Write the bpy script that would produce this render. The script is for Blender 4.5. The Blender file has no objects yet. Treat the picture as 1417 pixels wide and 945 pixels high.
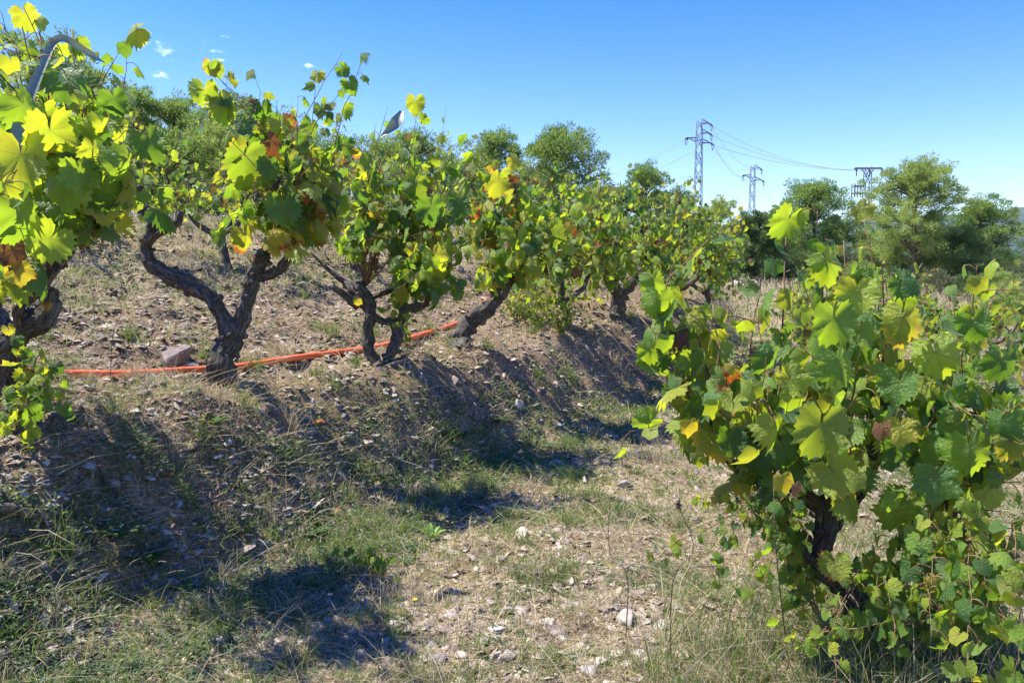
import bpy, math, random
import numpy as np
from mathutils import Vector, Matrix

# ------------------------------------------------------------------ camera, world, sun, exposure
scene = bpy.context.scene
F = 1091.0; CX = 708.5; CY = 472.5; EYE = 1.4; HOR = 385.0
PITCH = math.atan((CY - HOR) / F)
cam_d = bpy.data.cameras.new("camera"); cam = bpy.data.objects.new("camera", cam_d)
scene.collection.objects.link(cam); scene.camera = cam
cam.location = (0, 0, EYE); cam.rotation_euler = (math.pi / 2 - PITCH, 0, 0)
cam_d.sensor_width = 36; cam_d.lens = 36 * F / 1417; cam_d.clip_end = 20000; cam_d.clip_start = 0.05

SUN_EL = math.radians(60); SUN_DIR = Vector((-1.0, 0.12, 0)).normalized()
SUN = Vector((SUN_DIR.x * math.cos(SUN_EL), SUN_DIR.y * math.cos(SUN_EL), math.sin(SUN_EL)))
SUNn = np.array(SUN)
w = bpy.data.worlds.new("World"); scene.world = w; w.use_nodes = True
nt = w.node_tree; nt.nodes.clear()
def wn(t, **k):
    n = nt.nodes.new(t)
    for a, b in k.items(): setattr(n, a, b)
    return n
sky = wn('ShaderNodeTexSky', sky_type='NISHITA', sun_disc=False)
sky.sun_elevation = SUN_EL; sky.sun_rotation = math.atan2(SUN.x, SUN.y)
sky.air_density = 1.3; sky.dust_density = 0.15; sky.ozone_density = 4.0; sky.altitude = 300
hs = wn('ShaderNodeHueSaturation'); hs.inputs['Hue'].default_value = 0.53; hs.inputs['Saturation'].default_value = 1.53; hs.inputs['Value'].default_value = 0.80
nt.links.new(sky.outputs[0], hs.inputs['Color'])
# small fair-weather cloud wisps: noise in direction space, gathered round a few directions
tc = wn('ShaderNodeTexCoord')
mp = wn('ShaderNodeMapping'); mp.inputs['Scale'].default_value = (1, 1, 2.6)
nz = wn('ShaderNodeTexNoise'); nz.inputs['Scale'].default_value = 48; nz.inputs['Detail'].default_value = 6; nz.inputs['Roughness'].default_value = 0.62
nt.links.new(tc.outputs['Generated'], mp.inputs[0]); nt.links.new(mp.outputs[0], nz.inputs[0])
def dirof(px, py):
    v = Vector(((px - CX) / F, 0, 0)) + Vector((0, math.cos(PITCH), -math.sin(PITCH))) + Vector((0, math.sin(PITCH), math.cos(PITCH))) * ((CY - py) / F)
    return v.normalized()
acc = None
for (px, py, rad, st) in [(225, 72, .030, 1), (298, 76, .026, 1), (217, 104, .020, .9), (305, 50, .012, .8), (428, 90, .013, 1), (135, 62, .03, .55), (1400, 252, .02, .75), (505, 106, .02, .5), (178, 92, .02, .7), (-420, 120, .08, 1), (1900, 200, .07, 1), (2300, 320, .05, .9)]:
    d = dirof(px, py)
    sb = wn('ShaderNodeVectorMath', operation='SUBTRACT'); sb.inputs[1].default_value = d
    nt.links.new(tc.outputs['Generated'], sb.inputs[0])
    m1 = wn('ShaderNodeVectorMath', operation='MULTIPLY'); m1.inputs[1].default_value = (1, 1, 2.3); nt.links.new(sb.outputs[0], m1.inputs[0])
    ln = wn('ShaderNodeVectorMath', operation='LENGTH'); nt.links.new(m1.outputs[0], ln.inputs[0])
    mr = wn('ShaderNodeMapRange'); mr.inputs[1].default_value = 0; mr.inputs[2].default_value = rad * 1.35
    mr.inputs[3].default_value = st; mr.inputs[4].default_value = 0; nt.links.new(ln.outputs['Value'], mr.inputs[0])
    if acc is None: acc = mr.outputs[0]
    else:
        mx = wn('ShaderNodeMath', operation='MAXIMUM'); nt.links.new(acc, mx.inputs[0]); nt.links.new(mr.outputs[0], mx.inputs[1]); acc = mx.outputs[0]
ad = wn('ShaderNodeMath', operation='MULTIPLY_ADD'); ad.inputs[1].default_value = 0.34; nt.links.new(acc, ad.inputs[0]); nt.links.new(nz.outputs[0], ad.inputs[2])
cr = wn('ShaderNodeMapRange'); cr.inputs[1].default_value = .71; cr.inputs[2].default_value = 1.10; cr.interpolation_type = 'SMOOTHSTEP'; nt.links.new(ad.outputs[0], cr.inputs[0])
mixc = wn('ShaderNodeMixRGB'); mixc.inputs[2].default_value = (9.0, 9.6, 10.6, 1)
nt.links.new(cr.outputs[0], mixc.inputs[0]); nt.links.new(hs.outputs[0], mixc.inputs[1])
bg = wn('ShaderNodeBackground'); bg.inputs[1].default_value = 0.15
out = wn('ShaderNodeOutputWorld')
nt.links.new(mixc.outputs[0], bg.inputs[0]); nt.links.new(bg.outputs[0], out.inputs[0])

sd = bpy.data.lights.new("sun", 'SUN'); sd.energy = 4.7; sd.angle = math.radians(0.5); sd.color = (1.0, 0.94, 0.80)
so = bpy.data.objects.new("sun", sd); scene.collection.objects.link(so)
so.rotation_euler = SUN.to_track_quat('Z', 'Y').to_euler(); so.location = (-10, 2, 12)
vs = scene.view_settings; vs.view_transform = 'Standard'; vs.look = 'None'; vs.exposure = 1.27; vs.gamma = 1
scene.cycles.max_bounces = 6; scene.cycles.transparent_max_bounces = 6; scene.cycles.volume_bounces = 0
scene.cycles.caustics_reflective = False; scene.cycles.caustics_refractive = False

# ------------------------------------------------------------------ helpers
rng = np.random.default_rng(7); random.seed(7)
COL = scene.collection
_perm = rng.permutation(256); _perm = np.concatenate([_perm, _perm])
_grad = rng.normal(size=(256, 3)); _grad /= np.linalg.norm(_grad, axis=1)[:, None]
def noise3(p):
    p = np.asarray(p, float); i = np.floor(p).astype(int); f = p - i; i &= 255
    u = f * f * f * (f * (f * 6 - 15) + 10); r = 0
    for dx in (0, 1):
        for dy in (0, 1):
            for dz in (0, 1):
                h = _perm[_perm[_perm[(i[..., 0] + dx) & 255] + ((i[..., 1] + dy) & 255)] + ((i[..., 2] + dz) & 255)]
                g = _grad[h]; dd = f - np.array([dx, dy, dz])
                ww = (u[..., 0] if dx else 1 - u[..., 0]) * (u[..., 1] if dy else 1 - u[..., 1]) * (u[..., 2] if dz else 1 - u[..., 2])
                r = r + ww * (g * dd).sum(-1)
    return r * 1.6
def fbm(p, o=4):
    a, s = 1.0, 0
    for _ in range(o): s = s + a * noise3(p); p = p * 2.03 + 11.7; a *= .5
    return s
def n2(x, y, s, o=3, off=0.): return fbm(np.stack([np.asarray(x) * s, np.asarray(y) * s, np.full(np.shape(x), off + .37)], -1), o)
def norm(v): v = np.asarray(v, float); return v / (np.linalg.norm(v, axis=-1, keepdims=True) + 1e-12)
def P(px, py, d):
    x = (px - CX) / F; y = (CY - py) / F
    v = np.array([x, math.cos(PITCH) + y * math.sin(PITCH), -math.sin(PITCH) + y * math.cos(PITCH)])
    return np.array([0, 0, EYE]) + v * (d / v[1])

class MB:
    def __init__(s): s.V = []; s.F3 = []; s.F4 = []; s.uv = []; s.r = []; s.n = 0
    def add(s, V, F3=None, F4=None, uv=None, r=0.5):
        V = np.asarray(V, float).reshape(-1, 3)
        if F3 is not None and len(F3): s.F3.append(np.asarray(F3).reshape(-1, 3) + s.n)
        if F4 is not None and len(F4): s.F4.append(np.asarray(F4).reshape(-1, 4) + s.n)
        s.V.append(V); s.uv.append(np.zeros((len(V), 2)) if uv is None else np.asarray(uv).reshape(-1, 2))
        s.r.append(np.broadcast_to(np.asarray(r, float), (len(V),)) if np.ndim(r) == 0 else np.asarray(r).ravel()); s.n += len(V)
    def mesh(s, name, mat, smooth=True, extra=False):
        V = np.concatenate(s.V); me = bpy.data.meshes.new(name)
        F3 = np.concatenate(s.F3) if s.F3 else np.zeros((0, 3), int); F4 = np.concatenate(s.F4) if s.F4 else np.zeros((0, 4), int)
        me.vertices.add(len(V)); me.vertices.foreach_set('co', V.ravel())
        li = np.concatenate([F3.ravel(), F4.ravel()]).astype(np.int32)
        me.loops.add(len(li)); me.loops.foreach_set('vertex_index', li)
        st = np.concatenate([np.arange(len(F3)) * 3, len(F3) * 3 + np.arange(len(F4)) * 4]).astype(np.int32)
        me.polygons.add(len(st)); me.polygons.foreach_set('loop_start', st)
        try: me.polygons.foreach_set('loop_total', np.concatenate([np.full(len(F3), 3), np.full(len(F4), 4)]).astype(np.int32))
        except Exception: pass
        me.polygons.foreach_set('use_smooth', np.full(len(st), smooth))
        if extra:
            uv = np.concatenate(s.uv); l = me.uv_layers.new(name='UVMap'); l.data.foreach_set('uv', uv[li].ravel())
            a = me.attributes.new('rnd', 'FLOAT', 'POINT'); a.data.foreach_set('value', np.concatenate(s.r))
        me.update(calc_edges=True)
        if mat: me.materials.append(mat)
        return me
    def obj(s, name, mat, parent=None, smooth=True, extra=False, **props):
        o = bpy.data.objects.new(name, s.mesh(name, mat, smooth, extra)); COL.objects.link(o)
        if parent is not None: o.parent = parent
        for k, v in props.items(): o[k] = v
        return o
def empty(name, loc, label, category, group=None):
    o = bpy.data.objects.new(name, None); COL.objects.link(o); o.location = loc; o.empty_display_size = .1
    o['label'] = label; o['category'] = category
    if group: o['group'] = group
    return o
def tagp(o, label, category, group=None, kind=None):
    if label: o['label'] = label
    if category: o['category'] = category
    if group: o['group'] = group
    if kind: o['kind'] = kind
    return o
def resample(pts, n):
    pts = np.asarray(pts, float); k = len(pts)
    if k == 2: return pts[0] + (pts[1] - pts[0]) * np.linspace(0, 1, n)[:, None]
    ext = np.vstack([2 * pts[0] - pts[1], pts, 2 * pts[-1] - pts[-2]])
    t = np.linspace(0, k - 1 - 1e-9, n); i = t.astype(int); f = (t - i)[:, None]
    p0, p1, p2, p3 = ext[i], ext[i + 1], ext[i + 2], ext[i + 3]
    return .5 * ((2 * p1) + (-p0 + p2) * f + (2 * p0 - 5 * p1 + 4 * p2 - p3) * f ** 2 + (-p0 + 3 * p1 - 3 * p2 + p3) * f ** 3)
def tube(mb, pts, rad, sides=6, bark=0., seed=0., cap=True, flat=1.0):
    pts = np.asarray(pts, float); n = len(pts); rad = np.broadcast_to(np.asarray(rad, float), (n,))
    T = norm(np.gradient(pts, axis=0)); N = np.zeros_like(T)
    up = np.array([0, 0, 1.]) if abs(T[0][2]) < .9 else np.array([1., 0, 0])
    a = norm(np.cross(T[0], up))
    for i in range(n):
        a = norm(a - T[i] * np.dot(a, T[i])); N[i] = a
    B = np.cross(T, N); th = np.linspace(0, 2 * np.pi, sides, endpoint=False)
    c = np.cos(th)[None, :, None]; s_ = np.sin(th)[None, :, None] * flat
    R = np.repeat(rad[:, None], sides, 1)
    if bark:
        L = np.concatenate([[0], np.cumsum(np.linalg.norm(np.diff(pts, axis=0), axis=1))])[:, None]
        tw = th[None, :] + L * 1.3 * (1 if seed % 2 < 1 else -1)
        q = np.stack([np.cos(tw) * 2.6, np.sin(tw) * 2.6, L * 9 + seed * 3.1 + 0 * tw], -1)
        rid = np.abs(noise3(q * 1.0)) * 1.4 - .4
        q2 = np.stack([np.cos(tw) * 6, np.sin(tw) * 6, L * 22 + seed + 0 * tw], -1)
        lump = noise3(np.stack([np.cos(th)[None] * 1.1 + 0 * L, np.sin(th)[None] * 1.1 + 0 * L, L * 11 + seed * 7 + 0 * tw], -1))
        q3 = np.stack([np.cos(tw) * 9, np.sin(tw) * 9, L * 16 + seed + 0 * tw], -1)
        R = R * (1 + bark * (.24 * rid + .18 * noise3(q2) + .42 * lump + .22 * (np.abs(noise3(q3)) - .3)))
    V = pts[:, None, :] + R[:, :, None] * (c * N[:, None] + s_ * B[:, None])
    i = np.arange(n - 1)[:, None]; j = np.arange(sides)[None, :]; j2 = (j + 1) % sides
    F4 = np.stack([i * sides + j, i * sides + j2, (i + 1) * sides + j2, (i + 1) * sides + j], -1).reshape(-1, 4)
    V = V.reshape(-1, 3); F3 = []
    if cap:
        V = np.vstack([V, pts[0] - T[0] * rad[0] * .3, pts[-1] + T[-1] * rad[-1] * .4]); m = n * sides
        if bark: F3 = []
        F3 = [[m, (k + 1) % sides, k] for k in range(sides)] + [[m + 1, (n - 1) * sides + k, (n - 1) * sides + (k + 1) % sides] for k in range(sides)]
    vv = np.repeat(np.linspace(0, 1, n), sides)
    uvs = np.stack([np.tile(th / 6.28, n), vv], -1)
    rl = np.full(len(uvs), .5)
    if bark:
        r0 = float(rad.mean()); Lr = np.repeat(np.concatenate([[0], np.cumsum(np.linalg.norm(np.diff(pts, axis=0), axis=1))]), sides); tt = np.tile(th, n) + Lr * 1.3 * (1 if seed % 2 < 1 else -1)
        uvs = np.stack([np.cos(tt) * r0, np.sin(tt) * r0], -1); rl = Lr + seed
    if cap: uvs = np.vstack([uvs, [0, 0], [0, 1] if not bark else [0, 0]]); rl = np.append(rl, [rl[0], rl[-1]])
    mb.add(V, F3, F4, uvs, rl)
def box(mb, c, s, R=None):
    v = np.array([[x, y, z] for x in (-1, 1) for y in (-1, 1) for z in (-1, 1)]) * np.asarray(s) / 2
    if R is not None: v = v @ np.asarray(R).T
    mb.add(v + np.asarray(c), None, [[0, 1, 3, 2], [4, 6, 7, 5], [0, 4, 5, 1], [2, 3, 7, 6], [0, 2, 6, 4], [1, 5, 7, 3]])

# ------------------------------------------------------------------ materials
def newmat(name):
    m = bpy.data.materials.new(name); m.use_nodes = True; t = m.node_tree; t.nodes.clear()
    return m, t
def N_(t, typ, ins=None, **k):
    n = t.nodes.new(typ)
    for a, b in k.items(): setattr(n, a, b)
    for a, b in (ins or {}).items():
        if isinstance(b, bpy.types.NodeSocket): t.links.new(b, n.inputs[a])
        else: n.inputs[a].default_value = b
    return n
def rgba(c): return (c[0], c[1], c[2], 1)
def ramp(t, fac, stops):
    r = N_(t, 'ShaderNodeValToRGB', {0: fac}); e = r.color_ramp.elements
    while len(e) < len(stops): e.new(.5)
    for q, (p, c) in zip(e, stops): q.position = p; q.color = rgba(c)
    return r.outputs[0]
def mth(t, op, a, b=None, c=None):
    d = {0: a}
    if b is not None: d[1] = b
    if c is not None: d[2] = c
    return N_(t, 'ShaderNodeMath', d, operation=op).outputs[0]
def mixc_(t, f, a, b, mode='MIX'): return N_(t, 'ShaderNodeMixRGB', {0: f, 1: a, 2: b}, blend_type=mode).outputs[0]
def finish(t, col, rough=.8, bump=None, bs=.5, bd=.01, spec=.3, trans=None, tcol=None, metal=0):
    p = N_(t, 'ShaderNodeBsdfPrincipled', {'Base Color': col, 'Roughness': rough, 'Metallic': metal, 'Specular IOR Level': spec})
    if bump is not None:
        b = N_(t, 'ShaderNodeBump', {'Height': bump, 'Strength': bs, 'Distance': bd}); t.links.new(b.outputs[0], p.inputs['Normal'])
    sh = p.outputs[0]
    if trans:
        tr = N_(t, 'ShaderNodeBsdfTranslucent', {'Color': tcol})
        sh = N_(t, 'ShaderNodeMixShader', {0: trans, 1: sh, 2: tr.outputs[0]}).outputs[0]
    o = N_(t, 'ShaderNodeOutputMaterial', {0: sh})
    return p

def vine_leaf_mat(name, stops, tstops, edge, edge_amt, merged, vein=True, rough=.42, trans=.47):
    m, t = newmat(name)
    if merged: rnd = N_(t, 'ShaderNodeAttribute', attribute_name='rnd').outputs['Fac']
    else: rnd = N_(t, 'ShaderNodeObjectInfo').outputs['Random']
    tc = N_(t, 'ShaderNodeTexCoord'); geo = N_(t, 'ShaderNodeNewGeometry')
    uv = N_(t, 'ShaderNodeSeparateXYZ', {0: tc.outputs['UV']})
    nz = N_(t, 'ShaderNodeTexNoise', {'Vector': tc.outputs['Object'] if not merged else geo.outputs['Position'], 'Scale': 2.6 if not merged else 18, 'Detail': 3})
    nzc = mth(t, 'SUBTRACT', nz.outputs[0], .5)
    fac = mth(t, 'ADD', mth(t, 'MULTIPLY_ADD', rnd, .80, .08), mth(t, 'MULTIPLY', nzc, .45))
    c = ramp(t, fac, stops); tcl = ramp(t, fac, tstops)
    r = mth(t, 'SQRT', mth(t, 'ADD', mth(t, 'MULTIPLY', uv.outputs[0], uv.outputs[0]), mth(t, 'MULTIPLY', uv.outputs[1], uv.outputs[1])))
    # browning / yellowing margin
    rr = mth(t, 'FRACT', mth(t, 'MULTIPLY', rnd, 7.31))
    e = N_(t, 'ShaderNodeMapRange', {0: mth(t, 'ADD', mth(t, 'ADD', r, mth(t, 'MULTIPLY', nzc, 1.1)), mth(t, 'MULTIPLY', mth(t, 'SUBTRACT', rr, .5), edge_amt[1])), 1: edge_amt[0], 2: edge_amt[0] + .18}).outputs[0]
    c = mixc_(t, e, c, rgba(edge[0])); tcl = mixc_(t, e, tcl, rgba(edge[1]))
    bump = None
    if vein:
        a = mth(t, 'ARCTAN2', uv.outputs[0], uv.outputs[1])
        k = math.radians(50)
        fold = mth(t, 'ABSOLUTE', mth(t, 'SUBTRACT', mth(t, 'MODULO', mth(t, 'ADD', a, k * 3.5), k), k / 2))
        perp = mth(t, 'MULTIPLY', r, fold)
        v1 = N_(t, 'ShaderNodeMapRange', {0: perp, 1: .004, 2: .014, 3: 1, 4: 0}).outputs[0]
        st = mth(t, 'ABSOLUTE', mth(t, 'SUBTRACT', mth(t, 'FRACT', mth(t, 'MULTIPLY', mth(t, 'SUBTRACT', r, mth(t, 'MULTIPLY', perp, 1.1)), 11)), .5))
        v2 = N_(t, 'ShaderNodeMapRange', {0: st, 1: .0, 2: .09, 3: .5, 4: 0}).outputs[0]
        v = mth(t, 'MAXIMUM', v1, v2)
        vm = mth(t, 'MULTIPLY', v, .55)
        c = mixc_(t, vm, c, (.34, .40, .12, 1)); tcl = mixc_(t, vm, tcl, (.42, .46, .10, 1))
        bump = mth(t, 'SUBTRACT', mth(t, 'MULTIPLY', N_(t, 'ShaderNodeTexNoise', {'Vector': tc.outputs['UV'], 'Scale': 7, 'Detail': 3}).outputs[0], 2.2), v)
    # pale underside
    c = mixc_(t, mth(t, 'MULTIPLY', geo.outputs['Backfacing'], .45), c, (.20, .27, .13, 1))
    spk = N_(t, 'ShaderNodeTexNoise', {'Vector': tc.outputs['UV'], 'Scale': 9, 'Detail': 4, 'Roughness': .7})
    sm = N_(t, 'ShaderNodeMapRange', {0: spk.outputs[0], 1: .66, 2: .72}).outputs[0]
    c = mixc_(t, mth(t, 'MULTIPLY', sm, .6), c, (.16, .08, .025, 1)); tcl = mixc_(t, mth(t, 'MULTIPLY', sm, .6), tcl, (.2, .08, .02, 1))
    finish(t, c, rough, bump, .8, .007 if not merged else .003, .5, trans, tcl)
    return m
GST = [(0, (.036, .105, .032)), (.3, (.07, .175, .038)), (.55, (.145, .27, .045)), (.8, (.26, .36, .05)), (1, (.36, .36, .035))]
GTT = [(0, (.13, .28, .018)), (.3, (.28, .48, .02)), (.55, (.50, .70, .022)), (.8, (.74, .82, .025)), (1, (.88, .74, .04))]
YST = [(0, (.20, .29, .035)), (.5, (.36, .36, .035)), (1, (.50, .38, .04))]
YTT = [(0, (.42, .55, .02)), (.5, (.72, .66, .03)), (1, (.85, .60, .035))]
BST = [(0, (.10, .035, .02)), (.5, (.17, .07, .03)), (1, (.30, .17, .09))]
BTT = [(0, (.28, .05, .015)), (.5, (.40, .12, .02)), (1, (.5, .25, .08))]
LM = {}
for mg in (False, True):
    sfx = '_mass' if mg else ''
    LM['green', mg] = vine_leaf_mat('leaf_green' + sfx, GST, GTT, ((.40, .36, .04), (.80, .62, .03)), (1.12, .40), mg)
    LM['turning', mg] = vine_leaf_mat('leaf_turning' + sfx, [(0, (.09, .2, .03)), (1, (.3, .34, .04))], [(0, (.34, .5, .02)), (1, (.65, .62, .03))], ((.46, .36, .05), (.85, .58, .04)), (.78, .4), mg)
    LM['yellow', mg] = vine_leaf_mat('leaf_yellow' + sfx, YST, YTT, ((.36, .09, .03), (.75, .14, .02)), (.80, .6), mg)
    LM['brown', mg] = vine_leaf_mat('leaf_brown' + sfx, BST, BTT, ((.08, .03, .02), (.15, .03, .01)), (.8, .5), mg, rough=.75, trans=.25)

def bark_mat():
    m, t = newmat('vine_bark'); tc = N_(t, 'ShaderNodeTexCoord'); geo = N_(t, 'ShaderNodeNewGeometry')
    suv = N_(t, 'ShaderNodeSeparateXYZ', {0: tc.outputs['UV']}); ra = N_(t, 'ShaderNodeAttribute', attribute_name='rnd').outputs['Fac']
    cb_ = N_(t, 'ShaderNodeCombineXYZ', {0: suv.outputs[0], 1: suv.outputs[1], 2: ra})
    mpn = N_(t, 'ShaderNodeMapping', {0: cb_.outputs[0], 'Scale': (95, 95, 17)})
    a = N_(t, 'ShaderNodeTexNoise', {'Vector': mpn.outputs[0], 'Scale': 1, 'Detail': 6, 'Roughness': .62, 'Distortion': .9})
    b = N_(t, 'ShaderNodeTexNoise', {'Vector': geo.outputs['Position'], 'Scale': 9, 'Detail': 3})
    c = ramp(t, a.outputs[0], [(.34, (.016, .014, .013)), (.48, (.080, .071, .064)), (.60, (.20, .182, .165)), (.78, (.38, .355, .32))])
    c = mixc_(t, mth(t, 'MULTIPLY', b.outputs[0], .5), c, (.11, .098, .085, 1), 'MIX')
    l = N_(t, 'ShaderNodeTexNoise', {'Vector': geo.outputs['Position'], 'Scale': 15, 'Detail': 3, 'Roughness': .6})
    lm = N_(t, 'ShaderNodeMapRange', {0: l.outputs[0], 1: .64, 2: .68}).outputs[0]
    c = mixc_(t, mth(t, 'MULTIPLY', lm, .8), c, (.42, .25, .04, 1))
    l2 = N_(t, 'ShaderNodeTexNoise', {'Vector': geo.outputs['Position'], 'Scale': 11, 'Detail': 4, 'Roughness': .7, 'W': 3}, noise_dimensions='4D')
    c = mixc_(t, mth(t, 'MULTIPLY', N_(t, 'ShaderNodeMapRange', {0: l2.outputs[0], 1: .56, 2: .66}).outputs[0], .5), c, (.16, .18, .09, 1))
    finish(t, c, .92, a.outputs[0], 1.0, .02, .15); return m
BARK = bark_mat()
def simple(name, stops, scale=8, rough=.7, bd=.003, spec=.3, trans=None, tcol=None, rnd=None, metal=0, obj=True, bs=.5, detail=4, dist=0):
    m, t = newmat(name); geo = N_(t, 'ShaderNodeNewGeometry')
    nz = N_(t, 'ShaderNodeTexNoise', {'Vector': geo.outputs['Position'], 'Scale': scale, 'Detail': detail, 'Distortion': dist})
    f = nz.outputs[0]
    if rnd == 'attr': f = mth(t, 'ADD', mth(t, 'MULTIPLY', N_(t, 'ShaderNodeAttribute', attribute_name='rnd').outputs['Fac'], .8), mth(t, 'MULTIPLY', mth(t, 'SUBTRACT', nz.outputs[0], .4), .5))
    if rnd == 'obj': f = mth(t, 'ADD', mth(t, 'MULTIPLY', N_(t, 'ShaderNodeObjectInfo').outputs['Random'], .75), mth(t, 'MULTIPLY', mth(t, 'SUBTRACT', nz.outputs[0], .38), 1.0))
    if rnd == 'island': f = mth(t, 'ADD', mth(t, 'MULTIPLY', geo.outputs['Random Per Island'], .8), mth(t, 'MULTIPLY', mth(t, 'SUBTRACT', nz.outputs[0], .4), .6))
    c = ramp(t, f, stops)
    tcl = None
    if trans: tcl = mixc_(t, .5, c, rgba(tcol)) if tcol else c
    finish(t, c, rough, nz.outputs[0], bs, bd, spec, trans, tcl, metal); return m
CANE = simple('cane_bark', [(.3, (.09, .05, .03)), (.5, (.20, .10, .055)), (.65, (.22, .19, .08)), (.8, (.36, .26, .14))], 30, .55, .002)
SPUR = simple('spur_bark', [(.3, (.06, .045, .035)), (.6, (.17, .13, .10)), (.8, (.26, .21, .16))], 60, .9, .004)
GRAPE = simple('grape_skin', [(.3, (.02, .018, .03)), (.7, (.07, .065, .09))], 60, .5, .001)
STRAW = simple('straw', [(0, (.24, .17, .09)), (.35, (.45, .36, .21)), (.7, (.63, .53, .35)), (1, (.74, .65, .48))], 3, .65, .001, trans=.42, rnd='island')
GRASS = simple('grass_blade', [(0, (.05, .10, .03)), (.45, (.10, .18, .045)), (.75, (.2, .25, .07)), (1, (.42, .36, .16))], .9, .5, .001, trans=.4, rnd='island', tcol=(.35, .5, .05))
WEED = simple('weed_leaf', [(0, (.035, .075, .035)), (.5, (.06, .115, .05)), (.8, (.12, .17, .06)), (1, (.22, .22, .10))], 1.3, .5, .001, trans=.3, rnd='island', tcol=(.25, .45, .06))
STONE = simple('stone', [(.0, (.15, .125, .115)), (.3, (.26, .215, .185)), (.6, (.38, .34, .30)), (.85, (.50, .42, .35)), (1, (.58, .53, .47))], 22, .85, .006, rnd='obj')
GRAVEL = simple('gravel', [(0, (.15, .11, .085)), (.35, (.25, .195, .15)), (.7, (.36, .30, .24)), (1, (.52, .46, .38))], 14, .9, .004, rnd='island')
NEEDLE = simple('pine_needles', [(0, (0.056, 0.119, 0.039)), (.4, (0.112, 0.210, 0.056)), (.75, (0.210, 0.308, 0.077)), (1, (0.336, 0.406, 0.112))], .55, .55, .002, trans=.40, rnd='attr', tcol=(.5, .65, .1))
NEEDLE2 = simple('pale_needles', [(0, (0.126, 0.196, 0.056)), (.4, (0.238, 0.336, 0.084)), (.75, (0.364, 0.448, 0.126)), (1, (0.476, 0.532, 0.182))], .55, .55, .002, trans=.42, rnd='attr', tcol=(.6, .7, .14))
NEEDLE3 = simple('dark_leaves', [(0, (0.042, 0.084, 0.034)), (.5, (0.077, 0.140, 0.045)), (1, (0.154, 0.224, 0.063))], .55, .55, .002, trans=.35, rnd='attr', tcol=(.25, .38, .06))
SCRUB = simple('scrub_leaves', [(0, (.07, .09, .045)), (.5, (.14, .16, .07)), (1, (.26, .25, .12))], .8, .6, .002, trans=.25, rnd='attr')
PBARK = simple('pine_bark', [(.3, (.07, .05, .04)), (.6, (.17, .13, .105)), (.8, (.25, .20, .17))], 9, .9, .01)
HOSE = simple('hose_plastic', [(.3, (.70, .10, .03)), (.48, (.85, .14, .035)), (.64, (.85, .18, .06)), (.76, (.60, .27, .16))], 9, .45, .003, spec=.4)
STEEL = simple('galvanised_steel', [(.3, (.09, .095, .115)), (.7, (.15, .155, .185))], 1, .5, .002, metal=.0, spec=.5)
WIRE = simple('aluminium_wire', [(.3, (.40, .41, .43)), (.7, (.5, .51, .52))], 1, .35, .001, metal=.5)
INSUL = simple('insulator_glaze', [(.3, (.04, .025, .03)), (.7, (.09, .05, .05))], 3, .3, .001)
PETAL = simple('petal', [(.3, (.75, .50, .02)), (.7, (.85, .62, .03))], 30, .6, .001, trans=.3)

def ground_mat():
    m, t = newmat('stony_soil'); geo = N_(t, 'ShaderNodeNewGeometry'); pos = geo.outputs['Position']
    big = N_(t, 'ShaderNodeTexNoise', {'Vector': pos, 'Scale': 1.1, 'Detail': 5, 'Roughness': .6})
    fine = N_(t, 'ShaderNodeTexNoise', {'Vector': pos, 'Scale': 45, 'Detail': 6, 'Roughness': .7})
    c = ramp(t, fine.outputs[0], [(.28, (.06, .036, .024)), (.45, (.15, .092, .058)), (.6, (.26, .18, .12)), (.75, (.42, .33, .25))])
    v = N_(t, 'ShaderNodeTexVoronoi', {'Vector': pos, 'Scale': 42}); v2 = N_(t, 'ShaderNodeTexVoronoi', {'Vector': pos, 'Scale': 17})
    sc = ramp(t, N_(t, 'ShaderNodeSeparateColor', {0: v.outputs['Color']}).outputs[0], [(0, (.2, .15, .12)), (.5, (.32, .26, .22)), (1, (.46, .40, .35))])
    sm = N_(t, 'ShaderNodeMapRange', {0: mth(t, 'ADD', v.outputs['Distance'], mth(t, 'MULTIPLY', big.outputs[0], .5)), 1: .58, 2: .48}).outputs[0]
    c = mixc_(t, mth(t, 'MULTIPLY', sm, .8), c, sc)
    # dry turf colour on the path and on flat ground away from the banks (attribute painted from where turf grows)
    turf = N_(t, 'ShaderNodeAttribute', attribute_name='turf').outputs['Fac']
    tn = N_(t, 'ShaderNodeTexNoise', {'Vector': pos, 'Scale': 6, 'Detail': 5, 'Roughness': .65})
    tc_ = ramp(t, tn.outputs[0], [(.32, (.15, .15, .06)), (.48, (.31, .27, .14)), (.62, (.45, .37, .23)), (.8, (.56, .47, .33))])
    tm = mth(t, 'MULTIPLY', turf, N_(t, 'ShaderNodeMapRange', {0: mth(t, 'ADD', fine.outputs[0], mth(t, 'MULTIPLY', big.outputs[0], .6)), 1: .62, 2: .92}).outputs[0])
    c = mixc_(t, tm, c, tc_)
    h = mth(t, 'ADD', mth(t, 'MULTIPLY', fine.outputs[0], .8), mth(t, 'MULTIPLY', sm, .6))
    finish(t, c, .95, h, .9, .02, .12); return m
GROUND = ground_mat()
def hill_mat():
    m, t = newmat('wooded_hill'); geo = N_(t, 'ShaderNodeNewGeometry')
    v = N_(t, 'ShaderNodeTexVoronoi', {'Vector': geo.outputs['Position'], 'Scale': .11}); n = N_(t, 'ShaderNodeTexNoise', {'Vector': geo.outputs['Position'], 'Scale': .012, 'Detail': 6})
    c = ramp(t, mth(t, 'ADD', mth(t, 'MULTIPLY', n.outputs[0], .8), mth(t, 'MULTIPLY', v.outputs['Distance'], -.25)), [(.1, (.02, .04, .02)), (.35, (.045, .075, .03)), (.5, (.10, .12, .055)), (.62, (.22, .19, .11))])
    finish(t, c, .95, v.outputs['Distance'], .6, 6, .1); return m
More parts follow.
